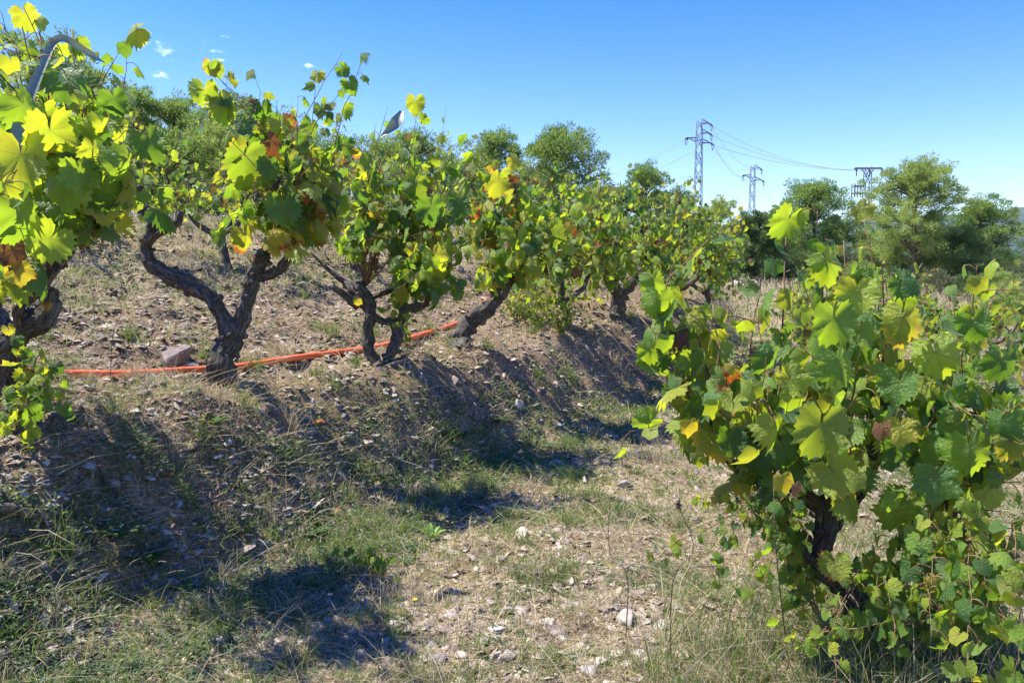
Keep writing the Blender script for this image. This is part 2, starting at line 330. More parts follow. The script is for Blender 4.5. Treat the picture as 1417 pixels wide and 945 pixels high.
HILL = hill_mat()

# ------------------------------------------------------------------ terrain
RY = np.array([-6, 0, 2.0, 3.6, 5.0, 6.1, 7.2, 9.0, 10.0, 13.0, 18.0, 26, 60, 5000.])
RX = np.array([-6.2, -3.75, -3.0, -2.38, -1.84, -1.05, -.45, .59, 1.3, 2.75, 4.2, 5.5, 9, 30.])
def Xr(Y): return np.interp(Y, RY, RX)
def sstep(a, b, x): t_ = np.clip((x - a) / (b - a), 0, 1); return t_ * t_ * (3 - 2 * t_)
def UU(X, Y): return (Xr(Y) - X) * .87
def Zbase(X, Y):
    X = np.asarray(X, float); Y = np.asarray(Y, float); u = UU(X, Y)
    rise = .05 * np.clip(Y - 8, 0, 24)
    near = np.exp(-np.clip(np.hypot(X, Y) - 40, 0, None) / 60)
    bank = .75 * sstep(-1.02, -.10, u)
    up = .27 * np.clip(u - .1, 0, 3.6) + .25 * sstep(3.5, 4.5, u) + .012 * np.clip(u - 4, 0, 30) 
    down = -.055 * np.clip(-u - 3.2, 0, 14) 
    z = rise + bank + up * near + down * near - .4 * sstep(34, 60, Y)
    return z
def Z(X, Y):
    X = np.asarray(X, float); Y = np.asarray(Y, float)
    u = UU(X, Y); rough = .6 + .8 * sstep(-1.3, -.8, u)
    near = np.exp(-np.clip(np.hypot(X, Y) - 30, 0, None) / 40)
    return Zbase(X, Y) + (n2(X, Y, .8, 2) * .05 + n2(X, Y, 3.2, 3, 5) * .045 * rough + n2(X, Y, 7, 2, 15) * .02 * rough + n2(X, Y, 14, 2, 9) * .008) * near
def z1(x, y): return float(Z(np.array([x]), np.array([y]))[0])
def G(px, py):
    prev = 1.2
    for d in np.concatenate([np.arange(1.2, 16, .04), np.arange(16, 80, .3)]):
        p = P(px, py, d)
        if p[2] < Zbase(p[0], p[1]) + 0: return np.array([p[0], p[1], z1(p[0], p[1])])
    return np.array([p[0], p[1], z1(p[0], p[1])])
def axis_coords(c0, c1, step, far, grow):
    a = list(np.arange(c0, c1, step)); s = step
    hi = [a[-1]]; 
    while hi[-1] < far: s *= grow; hi.append(hi[-1] + s)
    lo = [a[0]]; s = step
    while lo[-1] > -far: s *= grow; lo.append(lo[-1] - s)
    return np.array(lo[::-1][:-1] + a + hi[1:])
gx = axis_coords(-4.5, 4.5, .035, 5000, 1.07); gy = axis_coords(1.8, 11, .035, 5000, 1.05)
XX, YY = np.meshgrid(gx, gy); ZZ = Z(XX, YY)
g = MB(); nx, ny = len(gx), len(gy)
I = (np.arange(ny - 1)[:, None] * nx + np.arange(nx - 1)[None]).ravel()
g.add(np.stack([XX, YY, ZZ], -1), None, np.stack([I, I + 1, I + nx + 1, I + nx], -1))
go = g.obj('ground', GROUND, kind='structure')
U_ = UU(XX, YY)
turf = np.clip(sstep(-.75, -1.1, U_) * .9 + sstep(1.5, 2.4, U_) * .8 + .25 + .3 * n2(XX, YY, .9, 2, 3), 0, 1)
a = go.data.attributes.new('turf', 'FLOAT', 'POINT'); a.data.foreach_set('value', turf.ravel())

# far wooded ridge
hb = MB(); hx = np.linspace(-2600, 4200, 340); hy = np.linspace(1500, 3600, 90); HX, HY = np.meshgrid(hx, hy)
ridge = 60 + 150 * sstep(-200, 1500, HX) + 90 * sstep(1300, 2600, HX) + 30 * n2(HX, HY, .002, 3)
HZ = ridge * np.sin(np.clip((HY - 1500) / 1300, 0, 1.3) * np.pi / 2) ** .9 + n2(HX, HY, .006, 3, 2) * 16 + n2(HX, HY, .05, 2, 4) * 5 - 8
I = (np.arange(89)[:, None] * 340 + np.arange(339)[None]).ravel()
hb.add(np.stack([HX, HY, HZ], -1), None, np.stack([I, I + 1, I + 341, I + 340], -1)); hb.obj('hill', HILL, kind='structure')

# ------------------------------------------------------------------ vine leaves
def leaf_shape(seed, N=44, curl=.0, deep=1.0, low=False, heart=False):
    r_ = np.random.default_rng(seed)
    th = np.linspace(-np.pi, np.pi, N, endpoint=False) + np.pi / N
    lob = np.array([0, .87, -.87, 1.85, -1.85]); amp = np.array([1.0, .86, .86, .66, .66]) * (1 + r_.normal(0, .05, 5)); wd = np.array([.46, .42, .42, .50, .50])
    r = np.zeros(N)
    for l, a_, w_ in zip(lob, amp, wd):
        dd = np.abs(th - l); r = np.maximum(r, a_ * (1 - .30 * deep * np.clip(dd / w_, 0, 1.7) ** 1.4))
    if heart: r = .72 + .2 * np.exp(-(th / .35) ** 2)
    back = np.clip((np.abs(th) - 2.35) / (np.pi - 2.35), 0, 1); r = r * (1 - .72 * back ** 1.5)
    if not low:
        teeth = np.where(np.arange(N) % 2 == 0, 1.09, .92); r = r * teeth * (1 + r_.normal(0, .035, N))
    x = np.sin(th) * r; y = np.cos(th) * r
    fold = np.abs((th + math.radians(175)) % math.radians(50) - math.radians(25))
    ph = r_.uniform(0, 6.28, 3); cup = r_.uniform(-.7, .45); fl = r_.uniform(-.5, 1.5); tw_ = r_.uniform(-.4, .4); bend = r_.uniform(-.15, .55)
    def zz(x, y, rr, th):
        f_ = np.abs((th + math.radians(175)) % math.radians(50) - math.radians(25)) * 1.0
        z = -.16 * rr * f_ + cup * rr ** 2 - fl * np.abs(x) * .5 + .15 * np.sin(3 * th + ph[0]) * rr ** 2 + .13 * np.sin(5 * th + ph[1]) * rr ** 3 + .05 * np.sin(9 * th + ph[2]) * rr ** 4 + tw_ * x * y - bend * y * np.abs(y)
        return z - .18 * rr ** 3 * (np.cos(th) > 0)
    out = np.stack([x, y, zz(x, y, r, th)], -1)
    if low:
        V = np.vstack([[0, 0, 0], out]); F3 = [[0, (k + 1) % N + 1, k + 1] for k in range(N) if k != N - 1]
        UVs = V[:, :2].copy()
    else:
        M = N // 2; idx = np.arange(M) * 2 + 1; rm = r[idx] * .58 * (1 + .10 * np.sin(np.arange(M) * 2.3 + seed)); tm = th[idx]; mx = np.sin(tm) * rm; my = np.cos(tm) * rm
        mid = np.stack([mx, my, zz(mx, my, rm, tm) + r_.normal(0, .028, M)], -1)
        V = np.vstack([[0, 0, 0], mid, out]); F3 = []
        for k in range(M):
            k2 = (k + 1) % M; o0 = 1 + M + 2 * k + 1; o1 = 1 + M + (2 * k + 2) % N; o2 = 1 + M + (2 * k + 3) % N
            if k != M - 1: F3 += [[0, 1 + k2, 1 + k]]
            if k != M - 1: F3 += [[1 + k, o1, o0], [1 + k, 1 + k2, o1], [1 + k2, o2, o1]]
        UVs = V[:, :2].copy()
    if curl:   # roll the blade up as a drying leaf does
        a_ = V[:, 0] * curl * 2.4; R_ = 1 / (curl * 2.4)
        V = np.stack([np.sin(a_) * R_ , V[:, 1] + .15 * np.sin(V[:, 0] * 5), V[:, 2] + (1 - np.cos(a_)) * R_ * .8 + .3 * curl * V[:, 1] ** 2 + r_.normal(0, .035, len(V))], -1)
    return (V * .5).astype(float), np.array(F3), UVs
HI = [leaf_shape(s, deep=.15 + .16 * (s % 5)) for s in range(14)]
CURL = [leaf_shape(20 + s, curl=.55 + .2 * s) for s in range(3)]
LOW = [leaf_shape(40 + s, N=15, low=True) for s in range(5)]
LOWC = [leaf_shape(60 + s, N=15, low=True, curl=.7) for s in range(2)]
HEART = [leaf_shape(80 + s, N=28, heart=True) for s in range(4)]
HLOW = [leaf_shape(90 + s, N=10, heart=True, low=True) for s in range(3)]
_cache = {}
def leaf_mesh(kind, quality, seed):
    lib = {'hi': CURL if kind == 'brown' else HI, 'low': LOWC if kind == 'brown' else LOW, 'heart': HEART}[quality]
    k = seed % len(lib); key = (kind, quality, k)
    if key not in _cache:
        V, F3, uv = lib[k]; b = MB(); b.add(V, F3, None, uv); _cache[key] = b.mesh('leaf', LM[kind, False], True, True)
    return _cache[key]
def frame(tip, nrm):
    y = norm(tip); z = np.asarray(nrm) - y * np.dot(nrm, y); z = norm(z); x = np.cross(y, z)
    return np.stack([x, y, z], 1)
LEAF_COUNT = 0
class Vine:
    """collects leaves for one vine; the largest 290 become parts, the others one mass"""
    def __init__(s, root, rg, quality='hi', cap=290, mix=(.80, .10, .07, .03)):
        s.root = root; s.base = np.array(root.location); s.rg = rg; s.q = quality; s.cap = cap; s.L = []; s.mix = mix; s.now = mix
    def leaf(s, pos, R, size, kind=None, seed=None, label=None):
        if kind is None: kind = s.rg.choice(['green', 'turning', 'yellow', 'brown'], p=s.now)
        s.L.append((size, np.asarray(pos), R, kind, int(s.rg.integers(0, 99)) if seed is None else seed, label))
    def clear(s, x0, x1, y0, y1, dmax, keep=.0):
        out = []
        for l in s.L:
            p = l[1]; t_ = (EYE - p[2]) / p[1]; ang = math.atan2(p[2] - EYE, p[1]) + PITCH; px = CX + F * p[0] / (p[1] * math.cos(PITCH) - (p[2] - EYE) * math.sin(PITCH)); py = CY - F * math.tan(ang)
            if x0 < px < x1 and y0 < py < y1 and p[1] < dmax and l[5] is None and s.rg.random() > keep: continue
            out.append(l)
        s.L = out
    def finish(s):
        big = sorted(s.L, key=lambda l: -l[0] - (10 if l[5] else 0)); parts, rest = big[:s.cap], big[s.cap:]
        for size, pos, R, kind, seed, label in parts:
            o = bpy.data.objects.new('leaf', leaf_mesh(kind, s.q, seed)); COL.objects.link(o); o.parent = s.root
            M = np.eye(4); M[:3, :3] = R * size; M[:3, 3] = pos - s.base; o.matrix_local = Matrix(M.tolist())
            if label: o['label'] = label
        if rest:
            for knd in ('green', 'turning', 'yellow', 'brown'):
                sub = [l for l in rest if l[3] == knd]
                if not sub: continue
                b = MB()
                for size, pos, R, kind, seed, label in sub:
                    lib = {'hi': LOW if kind != 'brown' else LOWC, 'low': LOW if kind != 'brown' else LOWC, 'heart': HLOW}[s.q]
                    V, F3, uv = lib[seed % len(lib)]; b.add(V @ (R * size).T + (pos - s.base), F3, None, uv, s.rg.random())
                b.obj('foliage', LM[knd, True], s.root, True, True, kind='stuff')
def grow_cane(v, S, T, size, spacing=.075, r0=.006, bow=.12, laterals=.25, tipsz=.5, start=.12, jit=.5, name='cane'):
    rg = v.rg; g0, t0, y0_, b0 = v.mix; sick = rg.random() < .24; m_ = np.array([g0, t0, y0_, b0]) * ([.35, 2.3, 2.6, 2.4] if sick else [1.15, .55, .35, .5]); v.now = m_ / m_.sum(); S = np.asarray(S, float); T = np.asarray(T, float); Ln = np.linalg.norm(T - S)
    side = norm(rg.normal(size=3)); mid = (S + T) / 2 + np.array([0, 0, bow * Ln]) + side * Ln * .07
    q = S + (mid - S) * .45 + side * Ln * .05
    pts = resample([S, q, mid, T], max(8, int(Ln / .07))); pts[1:-1] += rg.normal(0, .005, (len(pts) - 2, 3))
    mb = MB(); rr = np.linspace(r0, r0 * .3, len(pts)); tube(mb, pts - v.base, rr, 5)
    lens = np.concatenate([[0], np.cumsum(np.linalg.norm(np.diff(pts, axis=0), axis=1))]); tot = lens[-1]
    def along(s_): return np.array([np.interp(s_, lens, pts[:, k]) for k in range(3)])
    s_ = start * tot; k = 0; ang = rg.uniform(0, 6.28)
    while s_ < tot:
        p = along(s_); t = norm(along(min(tot, s_ + .03)) - along(max(0, s_ - .03)))
        a = norm(np.cross(t, [0, 0, 1]) + 1e-3); b_ = np.cross(t, a); ang += math.pi + rg.normal(0, .5)
        o = a * math.cos(ang) + b_ * math.sin(ang); o = norm(o + t * .35 + np.array([0, 0, .2]))
        f = 1 - (1 - tipsz) * (s_ / tot) ** 2.2
        sz = size * f * rg.uniform(.68, 1.15); pl = sz * rg.uniform(.35, .75)
        place_leaf(v, mb, p, o, pl, sz, jit)
        if rg.random() < laterals:
            n_ = rg.integers(2, 5); lp = [p]; dir_ = norm(o + np.array([0, 0, -.1]) + rg.normal(0, .4, 3))
            for j in range(n_):
                lp.append(lp[-1] + dir_ * size * .5 + rg.normal(0, .008, 3)); dir_ = norm(dir_ + rg.normal(0, .25, 3) + np.array([0, 0, -.12]))
                place_leaf(v, mb, lp[-1], norm(rg.normal(size=3) + dir_), size * .35, size * rg.uniform(.5, .85), jit)
            tube(mb, resample(np.array(lp), 6) - v.base, np.linspace(r0 * .5, r0 * .2, 6), 4, cap=False)
        s_ += spacing * rg.uniform(.75, 1.3); k += 1
    mb.obj(name, CANE, v.root)
    return pts
def place_leaf(v, mb, p, o, pl, sz, jit):
    rg = v.rg; drop = np.array([0, 0, -pl * .35]); e = p + o * pl + drop
    q = p + o * pl * .55 + np.array([0, 0, pl * .06])
    tube(mb, resample([p, q, e], 5) - v.base, np.linspace(.0022, .0016, 5), 3, cap=False)
    oh = np.array([o[0], o[1], 0]); tip = norm(oh * .45 + np.array([0, 0, -1.0]) * rg.uniform(.4, 1.3) + rg.normal(0, .38, 3))
    nrm = norm(SUNn * .35 + norm(oh + 1e-6) * .7 + np.array([.05, -.12, .2]) + rg.normal(0, jit, 3))
    v.leaf(e, frame(tip, nrm), sz)
def hero(v, px, py, d, wpx, rot=0, tilt=(0, 0), kind='green', seed=0, label=None):
    """a single leaf: centre pixel, distance, width, rotation of its tip from straight down (deg), tilt of its face off the viewer"""
    c = P(px, py, d); size = wpx * d / F * 1.38; view = norm(np.array([0, 0, EYE]) - c)
    rt = norm(np.cross([0, 0, 1], view)); up = np.cross(view, rt)
    a = math.radians(rot); tip = -up * math.cos(a) + rt * math.sin(a)
    n = norm(view + rt * (tilt[0] * 1.5 + .35 * math.sin(px * .37 + py)) + up * (tilt[1] * 1.3 + .35 * math.cos(px * .21 + py * .5) + .1)); R = frame(tip, n)
    v.leaf(c - R[:, 1] * size * .25, R, size, kind, seed, label)
def trunk_part(root, name, pts, radii, sides=22, bark=.8, seed=0, step=.012, mat=None):
    if sides == 22: sides = 36; step = .009
    base = np.array(root.location); pts = np.asarray(pts, float); L = np.linalg.norm(np.diff(pts, axis=0), axis=1).sum()
    n = max(6, int(L / step)); pp = resample(pts, n); rr = resample(np.stack([radii] * 3, -1), n)[:, 0] * (.64 if sides > 30 else .82)
    wob = fbm(np.stack([np.linspace(0, L * 7, n), np.full(n, seed * 1.7), np.zeros(n)], -1), 2)
    wob2 = fbm(np.stack([np.linspace(0, L * 7, n), np.full(n, seed * 1.7 + 9), np.zeros(n)], -1), 2)
    pp[:, 0] += wob * rr * .35; pp[:, 1] += wob2 * rr * .35
    rr = rr * (1 + .22 * fbm(np.stack([np.linspace(0, L * 12, n), np.full(n, seed * 2.3 + 4), np.zeros(n)], -1), 2))
    mb = MB(); tube(mb, pp - base, rr, sides, bark, seed)
    rk = np.random.default_rng(seed + 900)     # old pruning stubs and knots
    for q in range(int(L / .055) if sides >= 22 else int(L / .25)):
        i_ = int(rk.integers(2, n - 2)); d_ = norm(np.cross(pp[i_ + 1] - pp[i_ - 1], rk.normal(size=3))); p0 = pp[i_] - base + d_ * rr[i_] * .5; ln_ = rr[i_] * rk.uniform(.7, 1.15); w_ = rr[i_] * rk.uniform(.28, .5)
        tube(mb, [p0, p0 + d_ * ln_ * .6, p0 + d_ * ln_ + rk.normal(0, .004, 3)], [w_ * 1.25, w_, w_ * .6], 9, .5, seed + q)
    return mb.obj(name, mat or BARK, root, True, True)

def img(path): return np.array([P(*p) for p in path])
def lateral_targets(lst, rg, jit): return [P(x + rg.normal(0, jit), y + rg.normal(0, jit), d) for x, y, d in lst]

# ------------------------------------------------------------------ the traced vines of the near row and the near right vine
OLD = 'old vines of the near row on the bank'
def vine(label, base_xyz, woods, canes, size, seed, quality='hi', cap=290, mix=(.80, .10, .07, .03), group=None, spacing=.075, r0=.006, bow=.12, lat=.25, sides=22, step=.012, jit=.5, bark=.8):
    root = empty('grape_vine', tuple(base_xyz), label, 'grape vine', group)
    v = Vine(root, np.random.default_rng(seed), quality, cap, mix)
    for i, (nm, pts, rad) in enumerate(woods): trunk_part(root, nm, pts, rad, sides, bark, seed + i, step)
    for S, T in canes:
        S = np.asarray(S) ; grow_cane(v, S, T, size, spacing, r0, bow, lat, jit=jit)
    return v
rj = np.random.default_rng(3)
def from_heads(heads, targets, jit=6, dj=.12, dup=1):
    targets = list(targets) + list(targets)[::2] * (dup - 1)
    """each target point gets a cane from the nearest pruned head"""
    H = [P(*h) for h in heads]; out = []
    for t in targets:
        T = P(t[0] + rj.normal(0, jit), t[1] + rj.normal(0, jit), t[2] + rj.normal(0, dj))
        ys = [q[1] for q in targets]; T = T + np.array([0, 0, .15 * max(0, min(1, (t[1] - min(ys) - 40) / (max(ys) - min(ys))))])
        if len(t) > 3: S = H[t[3]]
        else: S = min(H, key=lambda h: np.linalg.norm(h - T) + rj.uniform(0, .15))
        out.append((S, T))
    return out

# vine at the left edge
b = G(8, 600)
pt = lambda l: np.array([P(*q) for q in l])
h1 = [(98, 318, 3.5), (70, 372, 3.4), (30, 395, 3.3), (-30, 380, 3.6), (112, 345, 3.6)]
t1 = [(15, 35, 3.3), (48, 50, 3.5), (95, 42, 3.6), (178, 48, 3.7), (150, 75, 3.5), (185, 125, 3.6), (182, 205, 3.5), (172, 262, 3.4), (15, 140, 3.1), (62, 235, 3.0), (112, 170, 3.2), (0, 10, 3.7), (-60, 60, 3.4), (-90, 200, 3.3),
      (150, 262, 3.3), (12, 345, 3.0), (-50, 320, 3.1), (130, 110, 3.4), (80, 110, 3.3), (40, 190, 3.0), (140, 215, 3.2), (20, 260, 2.9), (-20, 240, 3.1), (55, 265, 3.0), (118, 235, 3.1), (165, 160, 3.8), (85, 200, 3.7), (-120, 130, 3.6), (-60, 140, 3.9), (30, 90, 3.8), (100, 250, 3.9)]
v1 = vine('large old vine at the left edge, thick black trunk, silvery ribbon in its shoots', b, [
    ('trunk', np.vstack([b - [0, 0, .05], pt([(5, 560, 3.6), (8, 515, 3.58), (18, 475, 3.55), (48, 446, 3.5), (66, 428, 3.5), (70, 400, 3.5)])]), [.105, .085, .08, .085, .085, .07, .055]),
    ('arm', pt([(68, 425, 3.5), (58, 392, 3.48), (72, 372, 3.45), (95, 345, 3.5), (98, 315, 3.5)]), [.05, .045, .045, .04, .03]),
    ('arm', pt([(30, 448, 3.5), (28, 425, 3.42), (50, 402, 3.4), (34, 393, 3.35)]), [.04, .035, .04, .03]),
    ('arm', pt([(15, 460, 3.55), (-10, 425, 3.6), (-35, 380, 3.6)]), [.05, .045, .035]),
], from_heads(h1, t1, 9, .15, 2) + from_heads(h1, [(q[0], q[1] + 10, q[2] + .45) for q in t1[::2]], 14, .15), .18, 11, mix=(.945, .035, .01, .01), group=OLD, cap=299, spacing=.12, lat=.12)
v1.clear(64, 260, 318, 600, 9, .06); v1.clear(-100, 64, 408, 600, 9, .1)
for a in [(75, 205, 2.9, 66, 10, (.2, -.1), 'green', 1), (85, 270, 2.85, 64, -15, (-.2, .2), 'green', 2), (45, 165, 2.95, 60, 30, (.3, .3), 'green', 3), (130, 190, 3.0, 55, 20, (.5, 0), 'green', 4),
          (138, 275, 2.95, 62, -10, (.1, 0), 'green', 5), (30, 240, 2.85, 70, 0, (-.3, .1), 'green', 0), (110, 115, 3.1, 55, 60, (0, .6), 'green', 6), (35, 315, 2.8, 66, 15, (.2, 0), 'green', 7), (160, 150, 3.1, 34, 10, (-.5, 0), 'green', 1),
          (135, 185, 2.95, 36, -20, (.3, .1), 'green', 3), (15, 95, 3.1, 30, 0, (.1, 0), 'yellow', 2), (22, 360, 2.85, 45, 5, (0, .2), 'brown', 1), (28, 385, 2.85, 40, 10, (.2, .1), 'yellow', 4), (178, 45, 3.6, 34, -60, (.2, .8), 'green', 3),
          (176, 75, 3.6, 26, 0, (.2, 0), 'green', 5), (40, 35, 3.4, 42, 20, (0, 0), 'green', 8), (110, 255, 2.85, 60, 5, (.3, -.1), 'green', 4), (150, 250, 3.0, 50, 30, (.2, .2), 'green', 6), (60, 345, 2.9, 50, -30, (.1, .3), 'green', 0)]:
    hero(v1, *a)
v1.finish()

# V-shaped vine
b = G(305, 524)
h2 = [(368, 350, 5.0), (407, 322, 4.95), (380, 352, 5.05), (408, 330, 5.05)]
t2 = [(288, 92, 5.0), (282, 105, 5.05), (335, 190, 4.9), (385, 135, 5.1), (415, 140, 5.2), (445, 122, 5.0), (486, 80, 5.1), (478, 110, 4.9), (438, 240, 4.8), (312, 285, 4.8), (338, 318, 4.75), (472, 205, 4.9), (420, 165, 4.8),
      (312, 225, 4.9), (355, 255, 4.7), (450, 300, 4.8), (468, 320, 4.9), (395, 205, 4.7), (350, 190, 5.0), (325, 260, 4.7), (400, 285, 4.65), (455, 180, 5.1), (430, 210, 5.3), (370, 210, 5.3), (380, 240, 4.8), (462, 255, 5.1), (335, 225, 5.2), (410, 245, 5.2), (445, 270, 5.0), (318, 325, 4.9), (350, 160, 5.1)]
v2 = vine('vine forking into a wide V trunk just right of the big pale stone', b, [
    ('trunk', np.vstack([b - [0, 0, .06], pt([(304, 505, 5.0), (310, 490, 5.0), (322, 472, 5.0), (330, 460, 5.0)])]), [.15, .12, .10, .105, .085]),
    ('arm', pt([(322, 470, 5.0), (305, 432, 5.0), (283, 405, 5.02), (255, 390, 5.05), (232, 380, 5.05), (207, 362, 5.05), (202, 335, 5.05), (212, 318, 5.05), (208, 298, 5.05), (197, 282, 5.05), (194, 258, 5.05)]), [.085, .075, .08, .085, .075, .065, .06, .06, .06, .055, .04]),
    ('arm', pt([(212, 328, 5.05), (228, 318, 5.0), (246, 308, 4.98), (250, 296, 4.98), (256, 290, 4.98)]), [.035, .036, .04, .032, .018]),
    ('arm', pt([(330, 462, 5.0), (340, 430, 5.0), (349, 400, 5.0), (350, 380, 5.0), (362, 358, 5.0), (371, 352, 5.0)]), [.085, .065, .06, .065, .07, .045]),
    ('arm', pt([(353, 385, 5.0), (380, 378, 5.0), (397, 362, 4.97), (404, 340, 4.95), (406, 322, 4.95)]), [.05, .045, .045, .04, .028]),
], from_heads(h2, t2, 9, .16, 2), .19, 12, mix=(.74, .14, .09, .03), group=OLD, spacing=.125, lat=.12, cap=299)
v2.clear(120, 292, 0, 400, 9, .12); v2.clear(290, 520, 342, 600, 9, .08)
for S_, T_q in [(P(197, 262, 5.05), P(205, 205, 5.2)), (P(256, 290, 4.98), P(290, 268, 4.9)), (P(256, 290, 4.98), P(262, 235, 5.0)), (P(190, 262, 5.05), P(178, 225, 5.4)), (P(256, 290, 4.98), P(240, 262, 5.0))]: grow_cane(v2, S_, T_q, .10, .10, .005, laterals=.05)
for a in [(337, 235, 4.6, 52, -5, (.1, .2), 'turning', 1), (352, 225, 4.75, 44, 20, (-.4, 0), 'green', 2), (233, 294, 4.85, 40, 70, (0, .8), 'green', 3), (292, 98, 5.0, 20, 0, (.3, 0), 'yellow', 1), (302, 102, 5.0, 22, 20, (0, 0), 'turning', 2),
          (283, 138, 5.0, 34, 0, (.2, 0), 'green', 5), (318, 158, 5.0, 36, 25, (.4, .2), 'green', 6), (297, 142, 5.0, 26, -20, (0, 0), 'turning', 0), (383, 205, 4.7, 34, 40, (0, .1), 'brown', 0), (340, 335, 4.6, 34, 10, (0, 0), 'yellow', 3), (392, 300, 4.6, 40, 0, (.2, .2), 'green', 0)]:
    hero(v2, *a)
for (x, y, d) in [(384, 254, 4.75), (355, 272, 4.8), (385, 300, 4.9)]:
    gb = MB(); c = P(x, y, d) - v2.base
    for k in range(26):
        p = c + np.array([v2.rg.normal(0, .016), v2.rg.normal(0, .014), v2.rg.normal(0, .026)]); s_ = .0085
        o_ = np.array([[0, 0, 1], [1, 0, 0], [0, 1, 0], [-1, 0, 0], [0, -1, 0], [0, 0, -1.]]) * s_
        gb.add(p + o_, [[0, 1, 2], [0, 2, 3], [0, 3, 4], [0, 4, 1], [5, 2, 1], [5, 3, 2], [5, 4, 3], [5, 1, 4]])
    gb.obj('grape_bunch', GRAPE, v2.root)
v2.finish()

# twin-stemmed vine with the hole between its stems
b = G(530, 516)
h3 = [(508, 395, 6.1), (590, 422, 6.0), (560, 405, 6.15), (470, 352, 6.1)]
t3 = [(550, 150, 6.1, 0), (602, 142, 6.2, 2), (578, 165, 6.0, 2), (520, 178, 6.2, 0), (640, 192, 6.1), (500, 255, 6.0, 0), (486, 330, 6.0, 0), (540, 300, 5.8), (600, 300, 5.8), (632, 352, 5.8), (565, 385, 5.8), (622, 395, 5.8), (560, 220, 6.2, 2),
      (602, 222, 6.3, 2), (648, 262, 6.0), (530, 240, 6.1, 0), (575, 345, 5.7), (545, 350, 5.8), (600, 250, 6.0), (510, 210, 6.3, 0), (580, 200, 6.0, 2), (625, 310, 6.1), (520, 280, 6.0, 0), (560, 280, 5.8), (490, 230, 6.3, 0), (640, 225, 6.3), (595, 375, 5.9), (610, 340, 6.2), (498, 200, 6.4, 0), (570, 250, 5.9, 2), (650, 330, 6.0), (585, 320, 6.0, 2), (530, 325, 5.9), (548, 190, 6.0, 2)]
v3 = vine('vine with two stems rejoining round a hole and bare dead spurs on the left', b, [
    ('trunk', np.vstack([b - [0, 0, .05], pt([(522, 500, 6.1), (512, 488, 6.1), (509, 460, 6.1), (513, 440, 6.1), (512, 420, 6.1), (500, 402, 6.1), (492, 392, 6.1)])]), [.07, .065, .062, .06, .062, .07, .06, .045]),
    ('trunk', np.vstack([b - [0, 0, .04], pt([(536, 500, 6.1), (545, 480, 6.1), (550, 460, 6.1), (545, 445, 6.1), (530, 445, 6.1), (515, 437, 6.1)])]), [.05, .055, .065, .06, .05, .045, .04]),
    ('arm', pt([(550, 455, 6.1), (558, 440, 6.08), (563, 428, 6.05), (580, 425, 6.02), (592, 420, 6.0)]), [.05, .045, .045, .045, .03]),
    ('arm', pt([(510, 428, 6.1), (490, 405, 6.15), (480, 392, 6.2), (462, 380, 6.2), (430, 350, 6.2)]), [.055, .06, .045, .03, .01]),
    ('arm', pt([(495, 425, 6.12), (478, 410, 6.05), (465, 400, 6.0), (460, 394, 6.0)]), [.045, .045, .04, .025]),
    ('arm', pt([(508, 415, 6.1), (515, 412, 6.2), (535, 405, 6.25), (553, 398, 6.25)]), [.035, .035, .03, .025]),
    ('arm', pt([(500, 400, 6.1), (505, 385, 6.15), (503, 362, 6.2), (508, 345, 6.2)]), [.035, .03, .025, .02]),
], from_heads(h3, t3, 9, .18, 2), .19, 13, mix=(.78, .12, .07, .03), group=OLD, spacing=.125, lat=.12, cap=299)
v3.clear(400, 545, 345, 600, 9, .15); v3.clear(540, 680, 405, 600, 9, .12)
for a in [(600, 300, 5.6, 42, 10, (.1, .2), 'green', 2), (605, 365, 5.6, 38, 20, (.1, .2), 'green', 3), (570, 265, 5.7, 36, -20, (.2, .2), 'turning', 2), (575, 150, 6.1, 24, 0, (.3, 0), 'yellow', 1), (495, 420, 6.0, 14, 0, (0, 0), 'yellow', 2), (560, 410, 5.9, 22, 20, (0, 0), 'yellow', 3), (632, 292, 5.7, 40, -15, (0, .1), 'green', 4)]:
    hero(v3, *a)
v3.finish()

# leaning vine
b = G(640, 487)
h4 = [(706, 392, 7.2), (702, 372, 7.2), (690, 400, 7.1)]
t4 = [(655, 205, 7.3), (722, 232, 7.1), (762, 235, 7.3), (692, 215, 7.4), (730, 290, 7.0), (762, 325, 7.0), (680, 390, 6.9), (655, 335, 6.9), (700, 262, 7.0), (668, 262, 7.2), (782, 300, 7.2), (742, 378, 7.0), (660, 292, 7.0), (710, 330, 6.9), (748, 262, 7.4), (690, 300, 6.9), (725, 350, 6.9),
      (775, 360, 7.2), (760, 290, 7.5), (680, 240, 7.5), (640, 255, 7.4), (715, 215, 7.5), (700, 350, 7.0), (672, 355, 7.0), (785, 268, 7.4), (735, 320, 7.1), (650, 370, 7.1), (765, 395, 7.2), (720, 385, 7.0), (740, 235, 7.2)]
v4 = vine('vine whose single thick trunk leans to the right, orange leaf at its top', b, [
    ('trunk', np.vstack([b - [0, 0, .05], pt([(638, 472, 7.2), (644, 452, 7.2), (662, 438, 7.2), (680, 420, 7.2), (694, 405, 7.2), (704, 392, 7.2)])]), [.14, .12, .11, .12, .10, .09, .06]),
    ('arm', pt([(690, 412, 7.2), (682, 400, 7.1), (690, 392, 7.05)]), [.05, .04, .03]),
    ('arm', pt([(700, 400, 7.2), (715, 380, 7.2), (720, 365, 7.2)]), [.05, .04, .03]),
], from_heads(h4, t4, 9, .2, 2), .215, 14, mix=(.74, .12, .11, .03), group=OLD, spacing=.125, lat=.12, cap=299)
v4.clear(560, 735, 392, 600, 9, .12); v4.clear(735, 860, 420, 600, 9, .2)
